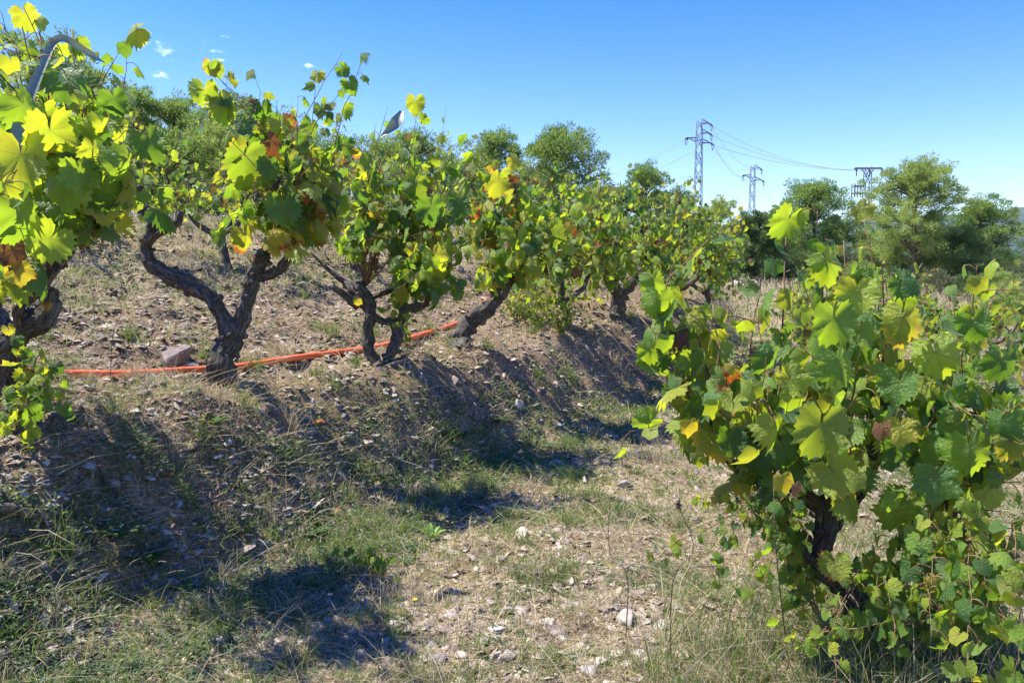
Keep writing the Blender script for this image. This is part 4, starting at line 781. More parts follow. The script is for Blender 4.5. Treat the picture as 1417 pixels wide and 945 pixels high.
# ------------------------------------------------------------------ pylons and wires
def strut(mb, a, b_, w=.068): tube(mb, [a, b_], w / 2 * 1.2, 4, cap=False)
def pylon(name_label, px, d, ytop, w0, w1, arms, seed):
    x = (px - CX) / F * d; top = P(px, ytop, d)[2]; zb = z1(x, d) - .5; H = top - zb; root = empty('electricity_pylon', (x, d, zb), name_label, 'pylon')
    def wd(z): return (w0 + (w1 - w0) * z / H) / 2
    co = [(-1, -1), (1, -1), (1, 1), (-1, 1)]
    for cx_, cy_ in co:
        lb = MB(); tube(lb, [[cx_ * wd(0), cy_ * wd(0), 0], [cx_ * wd(H), cy_ * wd(H), H]], .04, 4); lb.obj('leg', STEEL, root)
    br = MB(); n = int(H / 1.15)
    for k in range(n):
        z0, z1_ = H * k / n, H * (k + 1) / n; a, b_ = wd(z0), wd(z1_)
        for i in range(4):
            c0, c1 = co[i], co[(i + 1) % 4]
            if k % 2: c0, c1 = c1, c0
            strut(br, [c0[0] * a, c0[1] * a, z0], [c1[0] * b_, c1[1] * b_, z1_])
            if k % 2 == 0: strut(br, [c0[0] * a, c0[1] * a, z0], [c1[0] * a, c1[1] * a, z0], .05)
    br.obj('lattice_bracing', STEEL, root)
    tips = []
    for (side, dy_px, len_px, style) in arms:
        z = H - dy_px / F * d; L = len_px / F * d; ab = MB(); tip = np.array([side * L, 0, z])
        if style == 'flat':
            for s_ in (-1, 1):
                for yy in (-.25, .25): strut(ab, [0, yy, z], [s_ * L, yy, z], .14)
                for q in np.linspace(.1, 1, 9): strut(ab, [s_ * L * q, -.25, z], [s_ * L * q, .25, z + 0], .08); 
                strut(ab, [s_ * .2, 0, z - .9], [s_ * L * .5, 0, z], .09)
            tips_here = [np.array([s_ * L, 0, z]) for s_ in (-1, 1)] + [np.array([0, 0, z])]
        else:
            for s_ in (-1, 1):
                y_ = s_ * wd(z); strut(ab, [side * wd(z) * .9, y_, z], tip, .09); strut(ab, [side * wd(z) * .9, y_, z + .55 * (1 if style == 'up' else -1)], tip, .07)
            for q in (.35, .65): strut(ab, [side * L * q, -wd(z) * (1 - q), z], [side * L * q, wd(z) * (1 - q), z], .06)
            tips_here = [tip]
        am = ab.obj('crossarm', STEEL, root)
        for tp_ in tips_here:
            for s_ in (-1, 1):
                ib = MB(); e = tp_ + np.array([s_ * .25 + side * .25, s_ * .45, -.25]); pp = np.linspace(tp_, e, 9); tube(ib, pp, [.05, .11, .05, .12, .05, .12, .05, .11, .05], 7); ib.obj('insulator', INSUL, am)
            jb = MB(); e1 = tp_ + np.array([side * .25 - .25, -.45, -.25]); e2 = tp_ + np.array([side * .25 + .25, .45, -.25]); tube(jb, resample([e1, (e1 + e2) / 2 + [0, 0, -.75], e2], 9), .035, 4); jb.obj('jumper_loop', INSUL, am)
            tips.append(tp_ + np.array([x, d, zb]) + np.array([side * .2, 0, -.25]))
    return root, tips, H
p1, tp1, H1 = pylon('tallest lattice pylon with three arms on its right side', 963, 105, 168, 1.2, .66, [(1, 3, 14, 'up'), (1, 16, 14, 'up'), (1, 29, 16, 'up'), (-1, 22, 15, 'dn')], 1)
p2, tp2, H2 = pylon('shorter lattice pylon right of the tallest one, with staggered arms', 1037, 130, 230, 1.15, .62, [(1, 3, 10, 'up'), (1, 19, 13, 'up'), (-1, 12, 11, 'dn')], 2)
p3, tp3, H3 = pylon('lattice pylon with a flat wide crossarm and a switch frame', 1194, 100, 231, 1.05, .7, [(1, 2, 18, 'flat')], 3)
sbx = MB()
for zz_ in (0, .9):
    for yy in (-.4, .4): strut(sbx, [-.4, yy, H3 - 2.4 - zz_], [-1.75, yy, H3 - 2.4 - zz_], .12)
for xx in (-1.0, -1.35, -1.75):
    for yy in (-.4, .4): strut(sbx, [xx, yy, H3 - 2.1], [xx, yy, H3 - 3.7], .11)
sbx.obj('switch_frame', STEEL, p3)
jb = MB(); tube(jb, resample([[1.7, 0, H3 - .1], [1.75, 0, H3 - 1.6], [1.2, 0, H3 - 2.6], [.55, 0, H3 - 3.1]], 14), .04, 4); jb.obj('jumper_cable', INSUL, p3)
def wire(a, b_, sag, label, group, r=.026):
    a, b_ = np.array(a), np.array(b_); t_ = np.linspace(0, 1, 40)[:, None]; p = a + (b_ - a) * t_; p[:, 2] -= 4 * sag * (t_ * (1 - t_))[:, 0]
    mb = MB(); tube(mb, p, r, 4, cap=False); mb.obj('power_line', WIRE, None, True, False, label=label, category='power line', group=group)
W1 = 'wires between the two left pylons'; W2 = 'wires from the tallest pylon to the crossarm pylon'; W3 = 'wires leaving the tallest pylon to the left'; W4 = 'wires leaving the short pylon to the right'
for a, b_, l in [(tp1[0], tp2[0], 'uppermost wire between the tallest and the short pylon'), (tp1[1], tp2[2], 'middle wire between the tallest and the short pylon'), (tp1[2], tp2[1], 'lowest wire between the tallest and the short pylon')]: wire(a, b_, 1.7, l, W1)
for k, (a, l) in enumerate([(tp1[0], 'top one of three pale wires sagging to the crossarm pylon'), (tp1[1], 'middle one of three pale wires sagging to the crossarm pylon'), (tp1[2], 'lowest of three pale wires sagging to the crossarm pylon')]): wire(a, tp3[[0, 2, 1][k]] if k < 2 else tp3[1], [1.3, 1.15, 1.0][k], l, W2, .022)
wire(tp1[3], P(560, 352, 190), 1.5, 'upper wire running down left from the tallest pylon', W3)
wire(tp1[3] + [.1, .3, -.3], P(556, 362, 190), 1.5, 'close second wire running down left from the tallest pylon', W3)
wire(tp1[2] - [2.0, 0, .6], P(600, 380, 190), .8, 'lowest wire running down left from the tallest pylon', W3)
wire(tp2[0], P(1090, 330, 230), .6, 'upper wire dropping behind the broad dark pine', W4)
wire(tp2[1], P(1085, 325, 230), .6, 'second wire dropping behind the broad dark pine', W4)
wire(tp2[2], P(1075, 345, 230), .6, 'wire dropping steeply right of the short pylon', W4)

# ------------------------------------------------------------------ stones
def rock_mesh(seed, flat=.45):
    r_ = np.random.default_rng(seed); n = 13; p = norm(r_.normal(size=(n, 3))) * r_.uniform(.75, 1.0, (n, 1)); p[:, 2] *= flat; p[:, 1] *= r_.uniform(.55, .95)
    import bmesh
    bm = bmesh.new(); [bm.verts.new(q) for q in p]; bmesh.ops.convex_hull(bm, input=bm.verts[:]); bmesh.ops.delete(bm, geom=[v for v in bm.verts if not v.link_faces], context='VERTS')
    bmesh.ops.bevel(bm, geom=bm.edges[:], offset=.05, segments=1, affect='EDGES')
    bmesh.ops.triangulate(bm, faces=bm.faces[:]); me = bpy.data.meshes.new('stone'); bm.to_mesh(me); bm.free(); me.materials.append(STONE); return me
ROCKS = [rock_mesh(s, .3 + .12 * (s % 4)) for s in range(12)]
def rand_rot(rg, tiltm=.35):
    a = rg.uniform(0, 6.28); return (Matrix.Rotation(rg.normal(0, tiltm), 3, 'X') @ Matrix.Rotation(rg.normal(0, tiltm), 3, 'Y') @ Matrix.Rotation(a, 3, 'Z'))
rs = np.random.default_rng(77)
def stone(x, y, s, label, group, k=None, sink=.15, tiltm=.25, sc=(1, 1, 1)):
    o = bpy.data.objects.new('stone', ROCKS[rs.integers(12) if k is None else k]); COL.objects.link(o)
    o.matrix_world = Matrix.Translation((x, y, z1(x, y) + s * .2 - s * sink)) @ rand_rot(rs, tiltm).to_4x4() @ Matrix.Diagonal((s * sc[0], s * sc[1], s * sc[2], 1))
    o['label'] = label; o['category'] = 'stone'
    if group: o['group'] = group
for px, py, wpx, k, lb in [(242, 493, 58, 3, 'largest pale block of stone behind the hose, left of the V trunk'), (262, 500, 36, 4, 'lower stone leaning against the largest pale block behind the hose'), (720, 740, 34, 1, 'grey rounded stone on the path, left of the sunny patch'), (866, 862, 44, 3, 'pale cube-like stone on the path near the right vine'), (915, 868, 34, 2, 'flat pale stone just right of the cube-like stone'), (545, 868, 30, 5, 'pinkish stone on the near path left of centre'), (650, 928, 48, 4, 'long grey flat stone at the bottom of the view'),
                         (800, 835, 30, 6, 'pale slab lying in straw in the middle of the path'), (718, 565, 24, 3, 'pale stone at the foot of the bank below the stout trunk'), (265, 590, 22, 7, 'white chip on the bank below the V trunk'), (300, 640, 26, 8, 'narrow tilted white stone lower on the bank'), (165, 905, 40, 9, 'brown stone at the bottom left'), (187, 872, 22, 3, 'rusty blocky stone at the bottom left'), (770, 645, 24, 1, 'dark grey flat stone across the far path'),
                         (868, 672, 40, 5, 'large flat dark stone on the far path'), (810, 665, 18, 3, 'small bright stone beside the far path slab'), (758, 858, 34, 2, 'grey slab with pale top on the near path'), (632, 825, 26, 0, 'grey chip amid straw left of centre'), (491, 765, 22, 7, 'pinkish cube beside the pruned shoot'), (615, 600, 30, 4, 'pale slab in shade on the bank below the leaning trunk'), (885, 905, 34, 10, 'grey stone near the grass tuft at the bottom'),
                         (100, 935, 44, 11, 'broad brown stone on the bottom edge at the left'), (285, 795, 20, 6, 'pale chip on the shaded edge of the path'), (860, 905, 30, 8, 'second grey stone near the bottom grass tuft')]:
    c = G(px, py); s = wpx / F * c[1] / 2 * (1.05 if wpx < 50 else 1.35); stone(c[0], c[1], s, lb, None, k, sink=.05, sc=(1, 1, 1.25 if k == 3 else 1))
LAND = {'stones on the slope behind the hose': [(120, 450, 'on the slope behind the left edge vine'), (230, 440, 'on the slope left of the V trunk'), (420, 440, 'on the slope between V trunk and twin stems'), (600, 420, 'on the slope beyond the twin stems')],
    'stones on the shaded bank': [(80, 620, 'in the bank under the left edge trunk'), (230, 600, 'in the bank left of the V trunk foot'), (340, 620, 'in the bank below the V trunk'), (460, 600, 'in the bank below the bent hose'), (560, 600, 'in the bank below the twin stems'), (680, 560, 'in the bank below the leaning trunk'), (800, 520, 'in the bank below the stout trunk'), (150, 760, 'in the deep shade at the bank foot')],
    'stones scattered on the path': [(80, 900, 'in the bottom left corner'), (250, 870, 'on the path at the lower left'), (420, 870, 'in the straw left of the bottom middle'), (560, 900, 'in the straw at the bottom middle'), (700, 900, 'in the straw right of the bottom middle'), (850, 880, 'beside the near grass tuft'), (480, 770, 'near the pruned shoot'), (650, 770, 'around the grey rounded stone'), (820, 780, 'in the middle of the path, near right vine'), (760, 660, 'on the far part of the path'), (900, 640, 'on the path beside the near right leaves')]}
cnt = 0; zones = {'stones scattered on the path': 0, 'stones on the shaded bank': 0, 'stones on the slope behind the hose': 0}
lbs = {'stones scattered on the path': 'loose weathered stone lying in the straw of the path', 'stones on the shaded bank': 'loose angular stone half sunk in the bank below the vines', 'stones on the slope behind the hose': 'loose angular stone on the stony slope behind the hose'}
while cnt < 270:
    px, py = rs.uniform(0, 1000), rs.uniform(400, 945); c = G(px, py); u = float(UU(c[0], c[1]))
    if c[1] > 9: continue
    if u > .15: gname = 'stones on the slope behind the hose'; keep = .8
    elif u > -1.1: gname = 'stones on the shaded bank'; keep = .55
    else: gname = 'stones scattered on the path'; keep = .8 if n2(c[0], c[1], 1.1, 2, 21) > .1 or py > 790 else .2
    if rs.random() > keep: continue
    s = rs.uniform(.018, .042) * (1.2 if rs.random() < .15 else 1) * (c[1] / 5) ** .35
    k_i = int(rs.integers(12)); sz_ = 'small' if s < .026 else ('mid-sized' if s < .038 else 'larger'); nm = min(LAND[gname], key=lambda q: abs(q[0] - px) + abs(q[1] - py))[2]
    stone(c[0], c[1], s, sz_ + (' flat' if k_i % 4 == 0 else '') + ' stone ' + nm, gname, k_i); cnt += 1
g2 = 0
while g2 < 85:
    px, py = rs.uniform(560, 945), rs.uniform(775, 945); c = G(px, py); s = rs.uniform(.016, .036) if g2 % 5 else rs.uniform(.04, .055)
    nm = min([(600, 800, 'left of the cube-like stone, upper part'), (720, 860, 'in the stony strip at the bottom middle'), (640, 920, 'by the long grey bottom stone'), (820, 830, 'above the cube-like stone'), (900, 900, 'below the cube-like stone'), (760, 920, 'along the bottom edge of the path')], key=lambda q: abs(q[0] - px) + abs(q[1] - py))[2]
    stone(c[0], c[1], s, ('broad' if s > .038 else 'pale') + ' flat stone ' + nm, 'pale flat stones of the near path', int(rs.choice([0, 4, 8, 1, 5])), sink=-.08, tiltm=.2); g2 += 1
for i, (px, py, w_) in enumerate([(1020, 393, 22), (1045, 396, 18), (1032, 403, 16), (1058, 402, 16), (1010, 402, 14), (1050, 388, 16)]):
    c = P(px, py, 31); stone(c[0], 31 + i * .4, w_ / F * 31 / 2, 'pinkish boulder on the far earth bank under the dark round tree', 'boulders on the far earth bank', sink=-.1)

# ------------------------------------------------------------------ ground litter, all merged per kind
def scatter(n, x0, x1, y0, y1, rg, p=1.0):
    """points with density falling with distance"""
    t_ = rg.random(n); q = 1 - p
    Y = (y0 ** q + t_ * (y1 ** q - y0 ** q)) ** (1 / q) if abs(q) > 1e-6 else y0 * (y1 / y0) ** t_
    half = .70 * Y; X = rg.uniform(-1, 1, n) * half; return X, Y
def blades(n_, X, Y, L, W, lean, rg, mat, name, curve=.35, base_z=0., seg=2):
    n = len(X); Zs = Z(X, Y) + base_z; a = rg.uniform(0, 6.28, n); dirh = np.stack([np.cos(a), np.sin(a), np.zeros(n)], -1); up = np.array([0, 0, 1.])
    th = lean if np.ndim(lean) else np.full(n, lean); ax = norm(up * np.cos(th)[:, None] + dirh * np.sin(th)[:, None])
    b_ = norm(np.cross(ax, rg.normal(size=(n, 3)))) * W[:, None] / 2; p0 = np.stack([X, Y, Zs], -1); L_ = L[:, None]
    p1 = p0 + ax * L_ * .5; p2 = p0 + ax * L_ + (dirh * .5 - up * .5) * L_ * curve * rg.uniform(.2, 1, (n, 1))
    V = np.stack([p0 - b_, p0 + b_, p1 - b_ * .8, p1 + b_ * .8, p2], 1).reshape(-1, 3); k = np.arange(n)[:, None] * 5
    F3 = np.concatenate([k + [0, 1, 3], k + [0, 3, 2], k + [2, 3, 4]]); mb = MB(); mb.add(V, F3)
    return mb.obj(name, mat, None, False, False, kind='stuff')
gr = np.random.default_rng(5)
_sp = [(G(740, 865), .42), (G(850, 880), .3), (G(640, 900), .3), (G(160, 890), .35), (G(790, 830), .3)]
def stony(X, Y): return np.clip(sum(np.exp(-(((X - p[0]) / r_) ** 2 + ((Y - p[1]) / (r_ * .8)) ** 2)) for p, r_ in _sp), 0, 1) * .5

# gravel
X, Y = scatter(75000, 0, 0, 2.2, 13, gr, 1.15); u = UU(X, Y); nn = n2(X, Y, 1.2, 2, 21)
pr = np.where(u > .1, .85, np.where(u > -1.05, .5, .28 + .5 * (nn > .15) + .25 * (Y < 3.6) + .6 * stony(X, Y))) * (u < 4)
k = gr.random(len(X)) < pr; X, Y, u = X[k], Y[k], u[k]; n = len(X)
s = gr.gamma(2.2, .0052, n) * (Y / 4) ** .6 + .003; s = np.minimum(s, .034)
gb = MB(); Zs = Z(X, Y); base_s = [norm(gr.normal(size=(7, 3))) for _ in range(9)]
tmpl = np.array([[0, 0, 1], [1, 0, .1], [.4, .9, 0], [-.7, .7, .15], [-.95, -.3, 0], [.1, -1, .1]]); fidx = np.array([[0, 1, 2], [0, 2, 3], [0, 3, 4], [0, 4, 5], [0, 5, 1]])
V = np.repeat(tmpl[None], n, 0) * gr.uniform(.6, 1.3, (n, 6, 3)); V[:, 0, :2] = gr.normal(0, .35, (n, 2)); V[:, :, 2] *= gr.uniform(.25, .7, (n, 1)); V[:, :, 0] *= gr.uniform(.9, 1.7, (n, 1))
V = V * s[:, None, None]; a = gr.uniform(0, 6.28, n); ca, sa = np.cos(a)[:, None], np.sin(a)[:, None]; tl = gr.normal(0, .35, (n, 1)); V[:, :, 2] += V[:, :, 0] * tl
V = np.stack([V[:, :, 0] * ca - V[:, :, 1] * sa, V[:, :, 0] * sa + V[:, :, 1] * ca, V[:, :, 2]], -1) + np.stack([X, Y, Zs], -1)[:, None]
gb.add(V.reshape(-1, 3), (fidx[None] + np.arange(n)[:, None, None] * 6).reshape(-1, 3)); gb.obj('gravel', GRAVEL, None, False, False, kind='stuff')
# lying straw
X, Y = scatter(150000, 0, 0, 2.1, 22, gr, 1.1); u = UU(X, Y); nn = n2(X, Y, 1.6, 2, 33)
pr = np.clip(np.where(u < -1.0, .75, np.where(u < .1, .38, .42)) + nn * .6, .05, 1); k = gr.random(len(X)) < pr; X, Y = X[k], Y[k]; n = len(X)
k = gr.random(n) > stony(X, Y) * .6; X, Y = X[k], Y[k]; n = len(X)
blades(n, X, Y, gr.uniform(.03, .13, n), gr.uniform(.0012, .0026, n) * (Y / 3.2) ** .8, gr.normal(1.42, .14, n), gr, STRAW, 'straw_litter', .15, .006)
# long fallen stems
X, Y = scatter(11000, 0, 0, 2.1, 14, gr, 1.0); n = len(X)
blades(n, X, Y, gr.uniform(.14, .38, n), gr.uniform(.0018, .003, n) * (Y / 3.2) ** .7, np.abs(gr.normal(1.25, .22, n)), gr, STRAW, 'fallen_stems', .35)
# standing dry grass
X, Y = scatter(120000, 0, 0, 2.1, 30, gr, 1.0); u = UU(X, Y); nn = n2(X, Y, 1.3, 3, 44)
pr = np.clip(.14 + (nn > .08) * .6 + (u > 1.5) * .5, 0, 1) * (1 - stony(X, Y)); k = gr.random(len(X)) < pr; X, Y = X[k], Y[k]; n = len(X)
blades(n, X, Y, gr.uniform(.03, .11, n) * (1 + (Y > 6) * .5), gr.uniform(.0014, .003, n) * (Y / 3.2) ** .8, np.abs(gr.normal(.55, .35, n)), gr, STRAW, 'dry_grass', .5)
# green grass in tufts
X, Y = scatter(340000, 0, 0, 2.1, 30, gr, 1.0); u = UU(X, Y); nn = n2(X, Y, 1.7, 3, 55); n3 = n2(X, Y, 9, 2, 66)
pr = np.clip((nn + .35 * n3 > .12) * .7 + (np.abs(u + .95) < .4) * .30 * (n3 > -.05) + .17, 0, 1) * np.where((u > -.7) & (u < 1.8), .35, 1) * (1 - stony(X, Y)); k = gr.random(len(X)) < pr; X, Y, u = X[k], Y[k], u[k]; n = len(X)
blades(n, X, Y, gr.uniform(.025, .09, n) * (1 + .5 * (np.abs(u + .95) < .45)), gr.uniform(.0024, .005, n) * (Y / 3.2) ** .8, np.abs(gr.normal(.6, .35, n)), gr, GRASS, 'grass', .5)
# tufts of longer grass
cx, cy = scatter(330, 0, 0, 2.3, 12, gr, .8); X = np.repeat(cx, 60) + gr.normal(0, .035, 330 * 60); Y = np.repeat(cy, 60) + gr.normal(0, .035, 330 * 60); n = len(X); f = np.repeat(gr.uniform(.4, 1.2, 330), 60)
half = n // 2
blades(half, X[:half], Y[:half], gr.uniform(.07, .2, half) * f[:half], gr.uniform(.002, .0034, half) * (Y[:half] / 3.2) ** .7, np.abs(gr.normal(.45, .3, half)), gr, GRASS, 'grass_tufts', .6)
blades(n - half, X[half:], Y[half:], gr.uniform(.07, .2, n - half) * f[half:], gr.uniform(.0016, .003, n - half) * (Y[half:] / 3.2) ** .7, np.abs(gr.normal(.45, .3, n - half)), gr, STRAW, 'dry_grass_tufts', .6)
# tall grass round the foot of the near right vine, and along its row
X = np.concatenate([gr.normal(1.25, .55, 5200), gr.uniform(2.0, 9.0, 6000)]); Y = np.concatenate([gr.normal(2.75, .35, 5200), gr.uniform(3.6, 15, 6000)]); k = (UU(X, Y) < -2.3) & (X > .34 * Y - .45) & (Y > 1.95) & (n2(X, Y, 6, 2, 81) + gr.uniform(-.25, .25, len(X)) > .08); X, Y = X[k], Y[k]; n = len(X); h_ = n // 2
blades(h_, X[:h_], Y[:h_], gr.uniform(.12, .42, h_), gr.uniform(.002, .004, h_), np.abs(gr.normal(.4, .3, h_)), gr, GRASS, 'tall_grass', .6)
q_ = gr.permutation(n)[:h_]
blades(h_, X[q_], Y[q_], gr.uniform(.15, .5, h_), gr.uniform(.0016, .0032, h_), np.abs(gr.normal(.45, .35, h_)), gr, STRAW, 'tall_dry_grass', .5)
# rough dry growth on the far flat ground
X, Y = scatter(60000, 0, 0, 9, 60, gr, .6); u = UU(X, Y); nn = n2(X, Y, .7, 3, 91); k = (nn > -.12) & ((u < -3.6) | (u > 1.6) | (Y > 15)); X, Y = X[k], Y[k]; n = len(X); h_ = n // 2; fy = (Y / 15) ** .5
q_ = gr.permutation(n); A_, B_ = q_[:h_], q_[h_:]
blades(h_, X[A_], Y[A_], gr.uniform(.08, .34, h_) * fy[A_], gr.uniform(.008, .018, h_) * fy[A_], np.abs(gr.normal(.3, .3, h_)), gr, STRAW, 'far_dry_grass', .4)
blades(n - h_, X[B_], Y[B_], gr.uniform(.08, .30, n - h_) * fy[B_], gr.uniform(.008, .018, n - h_) * fy[B_], np.abs(gr.normal(.4, .3, n - h_)), gr, SCRUB, 'far_scrub', .4)
# broad-leaved ground weeds
def weeds(cx, cy, per, spread, size, name, lift=.02):
    n = len(cx) * per; X = np.repeat(cx, per) + gr.normal(0, spread, n); Y = np.repeat(cy, per) + gr.normal(0, spread, n); Zs = Z(X, Y) + gr.uniform(0, lift, n)
    a = gr.uniform(0, 6.28, n); d_ = norm(np.stack([np.cos(a), np.sin(a), gr.uniform(-.1, .7, n)], -1)); sd = norm(np.cross(d_, [0, 0, 1])); L = (gr.uniform(.5, 1.2, n) * size * (Y / 3.5) ** .4)[:, None]; W = L * .22; p = np.stack([X, Y, Zs], -1); nn_ = np.cross(sd, d_)
    V = np.stack([p, p + d_ * L * .5 + sd * W + nn_ * W * .3, p + d_ * L * .5 - nn_ * W * .25, p + d_ * L * .5 - sd * W + nn_ * W * .3, p + d_ * L - [0, 0, .0] - nn_ * L * .1], 1).reshape(-1, 3)
    k = np.arange(n)[:, None] * 5; mb = MB(); mb.add(V, np.concatenate([k + [0, 1, 2], k + [0, 2, 3], k + [1, 4, 2], k + [2, 4, 3]])); mb.obj(name, WEED, None, True, False, kind='stuff')
X, Y = scatter(20000, 0, 0, 2.4, 14, gr, 1.0); u = UU(X, Y); nn = n2(X, Y, 1.5, 3, 71)
pr = np.clip((u > -1.5) * (u < -.45) * (.34 + (nn > .0) * .5) + (nn > .3) * .18, 0, 1) * np.where((u > -.3), .25, 1); k = gr.random(len(X)) < pr
weeds(X[k], Y[k], 8, .035, .032, 'ground_weeds', .045)
# dead twigs
X, Y = scatter(260, 0, 0, 2.4, 10, gr, 1.0); tw = MB()
for x, y in zip(X, Y):
    a = gr.uniform(0, 6.28); L = gr.uniform(.08, .35); q = np.linspace(0, 1, 5)[:, None]; d_ = np.array([math.cos(a), math.sin(a)]); pp = np.array([x, y]) + q * d_ * L + gr.normal(0, .008, (5, 2)); tube(tw, np.column_stack([pp, Z(pp[:, 0], pp[:, 1]) + .01 + gr.uniform(0, .03) * q[:, 0]]), gr.uniform(.0015, .0035), 4)
tw.obj('twig_litter', SPUR, None, kind='stuff')
tb_ = MB(); q = np.array([G(-30, 738), G(20, 732), G(45, 732), G(60, 742), G(78, 765)]); q[:, 2] += .03; tube(tb_, resample(q, 26), np.linspace(.022, .006, 26), 8, .3, 3); tb_.obj('dead_branch', SPUR, None, label='bare grey branch lying in the shaded weeds at the left edge', category='branch')

# single plants, flowers, fallen leaves, dry stalks
def weed_plant(px, py, h, n, label, group=None, mat=WEED, w_=.2, spread=.9):
    c = G(px, py); root = empty('weed_plant', tuple(c), label, 'weed', group)
    for i in range(n):
        a = i * 2.4; mb = MB(); L = h * gr.uniform(.6, 1.1); d_ = norm([math.cos(a) * spread, math.sin(a) * spread, gr.uniform(.5, 1.2)]); sd = norm(np.cross(d_, [0, 0, 1])); q = np.linspace(0, 1, 6); ctr = d_ * L * q[:, None] - np.array([0, 0, 1]) * (L * .35 * q[:, None] ** 2.2); wv = np.sin(np.pi * np.clip(q * .92 + .06, 0, 1)) * L * w_ / 2
        V = np.concatenate([ctr - sd * wv[:, None] + [0, 0, .004], ctr + [0, 0, -.002], ctr + sd * wv[:, None] + [0, 0, .004]]); k = np.arange(5)
        mb.add(V, None, np.concatenate([np.stack([k, k + 1, k + 7, k + 6], -1), np.stack([k + 6, k + 7, k + 13, k + 12], -1)])); mb.obj('leaf', mat, root)
weed_plant(597, 742, .13, 14, 'bright green upright weed on the path edge', mat=simple('fresh_leaf', [(.3, (.14, .28, .05)), (.7, (.24, .38, .06))], 20, .5, .001, trans=.35, tcol=(.4, .6, .05)), w_=.22, spread=.5)
weed_plant(205, 790, .2, 12, 'dandelion-like rosette in deep shade at the bank foot'); weed_plant(165, 775, .17, 10, 'narrow-leaved rosette left of the shaded one'); weed_plant(300, 600, .12, 10, 'dark rosette on the bank below the V trunk')
weed_plant(560, 775, .10, 8, 'low weed beside the pruned shoot'); weed_plant(270, 900, .12, 10, 'small pale weed at the bottom left'); weed_plant(690, 590, .14, 12, 'broad-leaved weed at the bank foot, middle'); weed_plant(640, 610, .12, 10, 'weed left of the bank foot weed'); weed_plant(430, 735, .16, 14, 'leafy weed on the shade line left of centre')
for i, (px, py, lb) in enumerate([(228, 627, 'yellow flower on the bank near the left'), (173, 800, 'yellow flower deep in the left shade'), (158, 370, 'yellow flower on the slope behind the hose'), (283, 341, 'yellow flower below the fork side arm'), (127, 340, 'yellow flower beside the left edge vine'), (570, 860, 'tiny yellow flower on the near path')]):
    c = G(px, py); root = empty('yellow_flower', tuple(c), lb, 'flower', 'small yellow flowers'); mb = MB(); tube(mb, [[0, 0, 0], [.01, 0, .06], [.012, 0, .09]], .0016, 4); mb.obj('stem', GRASS, root); mb = MB(); rad = .013 * (c[1] / 4) ** .4
    for k in range(10):
        a = k * .628; d_ = np.array([math.cos(a), math.sin(a), .35]); s_ = np.array([-math.sin(a), math.cos(a), 0]) * .3; mb.add(np.array([[.012, 0, .09], np.array([.012, 0, .09]) + (d_ * .8 + s_) * rad, np.array([.012, 0, .09]) + d_ * rad, np.array([.012, 0, .09]) + (d_ * .8 - s_) * rad]), None, [[0, 1, 2, 3]])
    mb.obj('petals', PETAL, root)
DRY = simple('dead_leaf', [(.3, (.30, .10, .04)), (.6, (.50, .20, .08)), (.8, (.55, .33, .18))], 40, .8, .003, trans=.2)
for i, (px, py, sp_, lb) in enumerate([(437, 590, 24, 'curled orange-brown leaf lying on the bank under the twin-stemmed vine'), (462, 711, 16, 'small orange dead leaf on the shade line'), (234, 690, 20, 'dark red dead leaf on the shaded bank'), (650, 700, 14, 'brown dead leaf on the sunny path'), (350, 860, 16, 'brown dead leaf at the bottom left of the path')]):
    c = G(px, py); V, F3, uvv = CURL[i % 3]; mb = MB(); s_ = sp_ / F * c[1] * 1.2; R = np.array(rand_rot(gr, .3)); mb.add((V * s_) @ R.T + c + [0, 0, .02], F3, None, uvv); mb.obj('fallen_leaf', DRY, None, label=lb, category='leaf', group='fallen leaves')
def stalk(x0, y0, pts, head, label):
    c = G(x0, y0); root = empty('dry_stalk', tuple(c), label, 'dry plant', 'tall dry stalks'); q = np.vstack([[0, 0, 0], [P(*p) - c for p in pts]]); mb = MB(); q[1:-1] += gr.normal(0, .02, (len(q) - 2, 3)); tube(mb, resample(q, 16), np.linspace(.0024, .0012, 16), 5); mb.obj('stem', SPUR, root)
    if head:
        mb = MB(); e = q[-1]
        for k in range(30): d_ = norm(gr.normal(size=3)); tube(mb, [e, e + d_ * .016 * [1, 1, 1.3]], [.004, .001], 3, cap=False)
        mb.obj('seed_head', SPUR, root)
stalk(928, 905, [(938, 800, 2.45), (944, 740, 2.45), (938, 697, 2.45)], True, 'dark dry stalk with a round seed head left of the near right vine')
stalk(866, 880, [(856, 800, 2.75), (848, 745, 2.8), (843, 690, 2.8)], False, 'thin leafless stalk standing on the path near its right edge')
stalk(1090, 900, [(1078, 760, 2.5), (1070, 660, 2.6)], False, 'pale upright stalk in front of the near right trunk')
stalk(152, 522, [(158, 470, 4.0), (163, 430, 4.0), (160, 405, 4.0)], True, 'brown stalk with seed head behind the hose at the left')
stalk(130, 450, [(132, 420, 5.5), (124, 390, 5.5)], False, 'pale stalk on the slope at the left')
bs = np.random.default_rng(4)
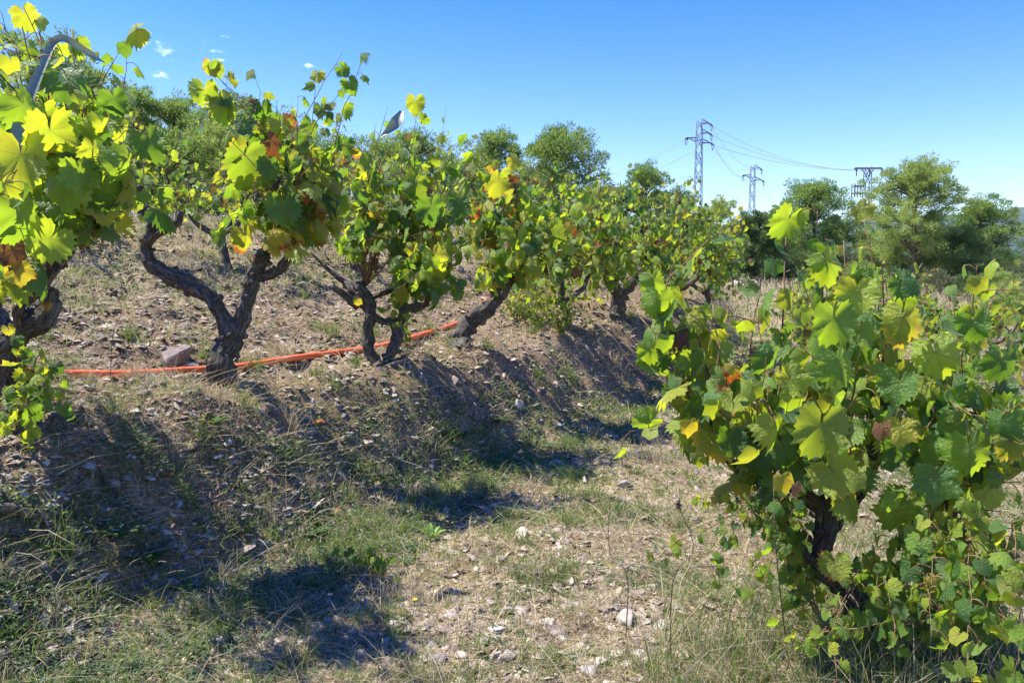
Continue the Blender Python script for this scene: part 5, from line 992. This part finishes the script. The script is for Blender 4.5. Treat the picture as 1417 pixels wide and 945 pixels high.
for i in range(26):      # dry arching stems under the V trunk
    px, py = bs.uniform(150, 330), bs.uniform(520, 640); c = G(px, py)
    root = empty('bent_grass_stalk', tuple(c), ['long', 'short'][i % 2] + ' bent dry grass stem arching over the bank below the V trunk', 'dry stem', 'dry arching stems below the V trunk'); a = bs.normal(.2, .7); L = bs.uniform(.4, .58) if i % 2 == 0 else bs.uniform(.22, .32)
    q = resample([[0, 0, 0], [math.sin(a) * L * .4, -.05, L * .45], [math.sin(a) * L, -.12, L * .65]], 9); mb = MB(); tube(mb, q, np.linspace(.0022, .001, 9), 4, cap=False); mb.obj('stem', STRAW, root)

# ------------------------------------------------------------------ air
hz = MB(); box(hz, (800, 1900, 195), (7400, 3900, 480)); m, t = newmat('clear_air')
vn = N_(t, 'ShaderNodeVolumePrincipled', {'Color': (.62, .78, 1, 1), 'Density': .00011, 'Anisotropy': .2}); o_ = t.nodes.new('ShaderNodeOutputMaterial'); t.links.new(vn.outputs[0], o_.inputs['Volume'])
HAZE = True
if HAZE: hz.obj('haze', m, None, False, kind='stuff')
import collections as _c
_by = _c.defaultdict(list)
for o in bpy.data.objects:
    if o.parent is None and o.get('label') and o.get('category'): _by[o['label']].append(o)
ORD = ['leftmost', 'second from left', 'third from left', 'fourth from left', 'fifth from left', 'sixth from left', 'seventh from left', 'eighth from left', 'ninth from left', 'tenth from left', 'eleventh from left', 'twelfth from left']
for lb_, os_ in _by.items():
    if 1 < len(os_) <= 24:
        os_.sort(key=lambda o: o.matrix_world.translation.x / max(.5, o.matrix_world.translation.y) if o.parent is None and o.type == 'MESH' else o.location.x / max(.5, o.location.y))
        for i_, o in enumerate(os_):
            n_ = len(os_)
            ph = ORD[i_] if i_ < (n_ + 1) // 2 or n_ - i_ - 1 >= 12 else ('rightmost' if i_ == n_ - 1 else ORD[n_ - 1 - i_].replace('left', 'right'))
            o['label'] = lb_ + ', ' + ph + (' of them' if 'most' in ph else '')
print('objects', len(bpy.data.objects), 'tris', sum(len(me.polygons) for me in bpy.data.meshes))
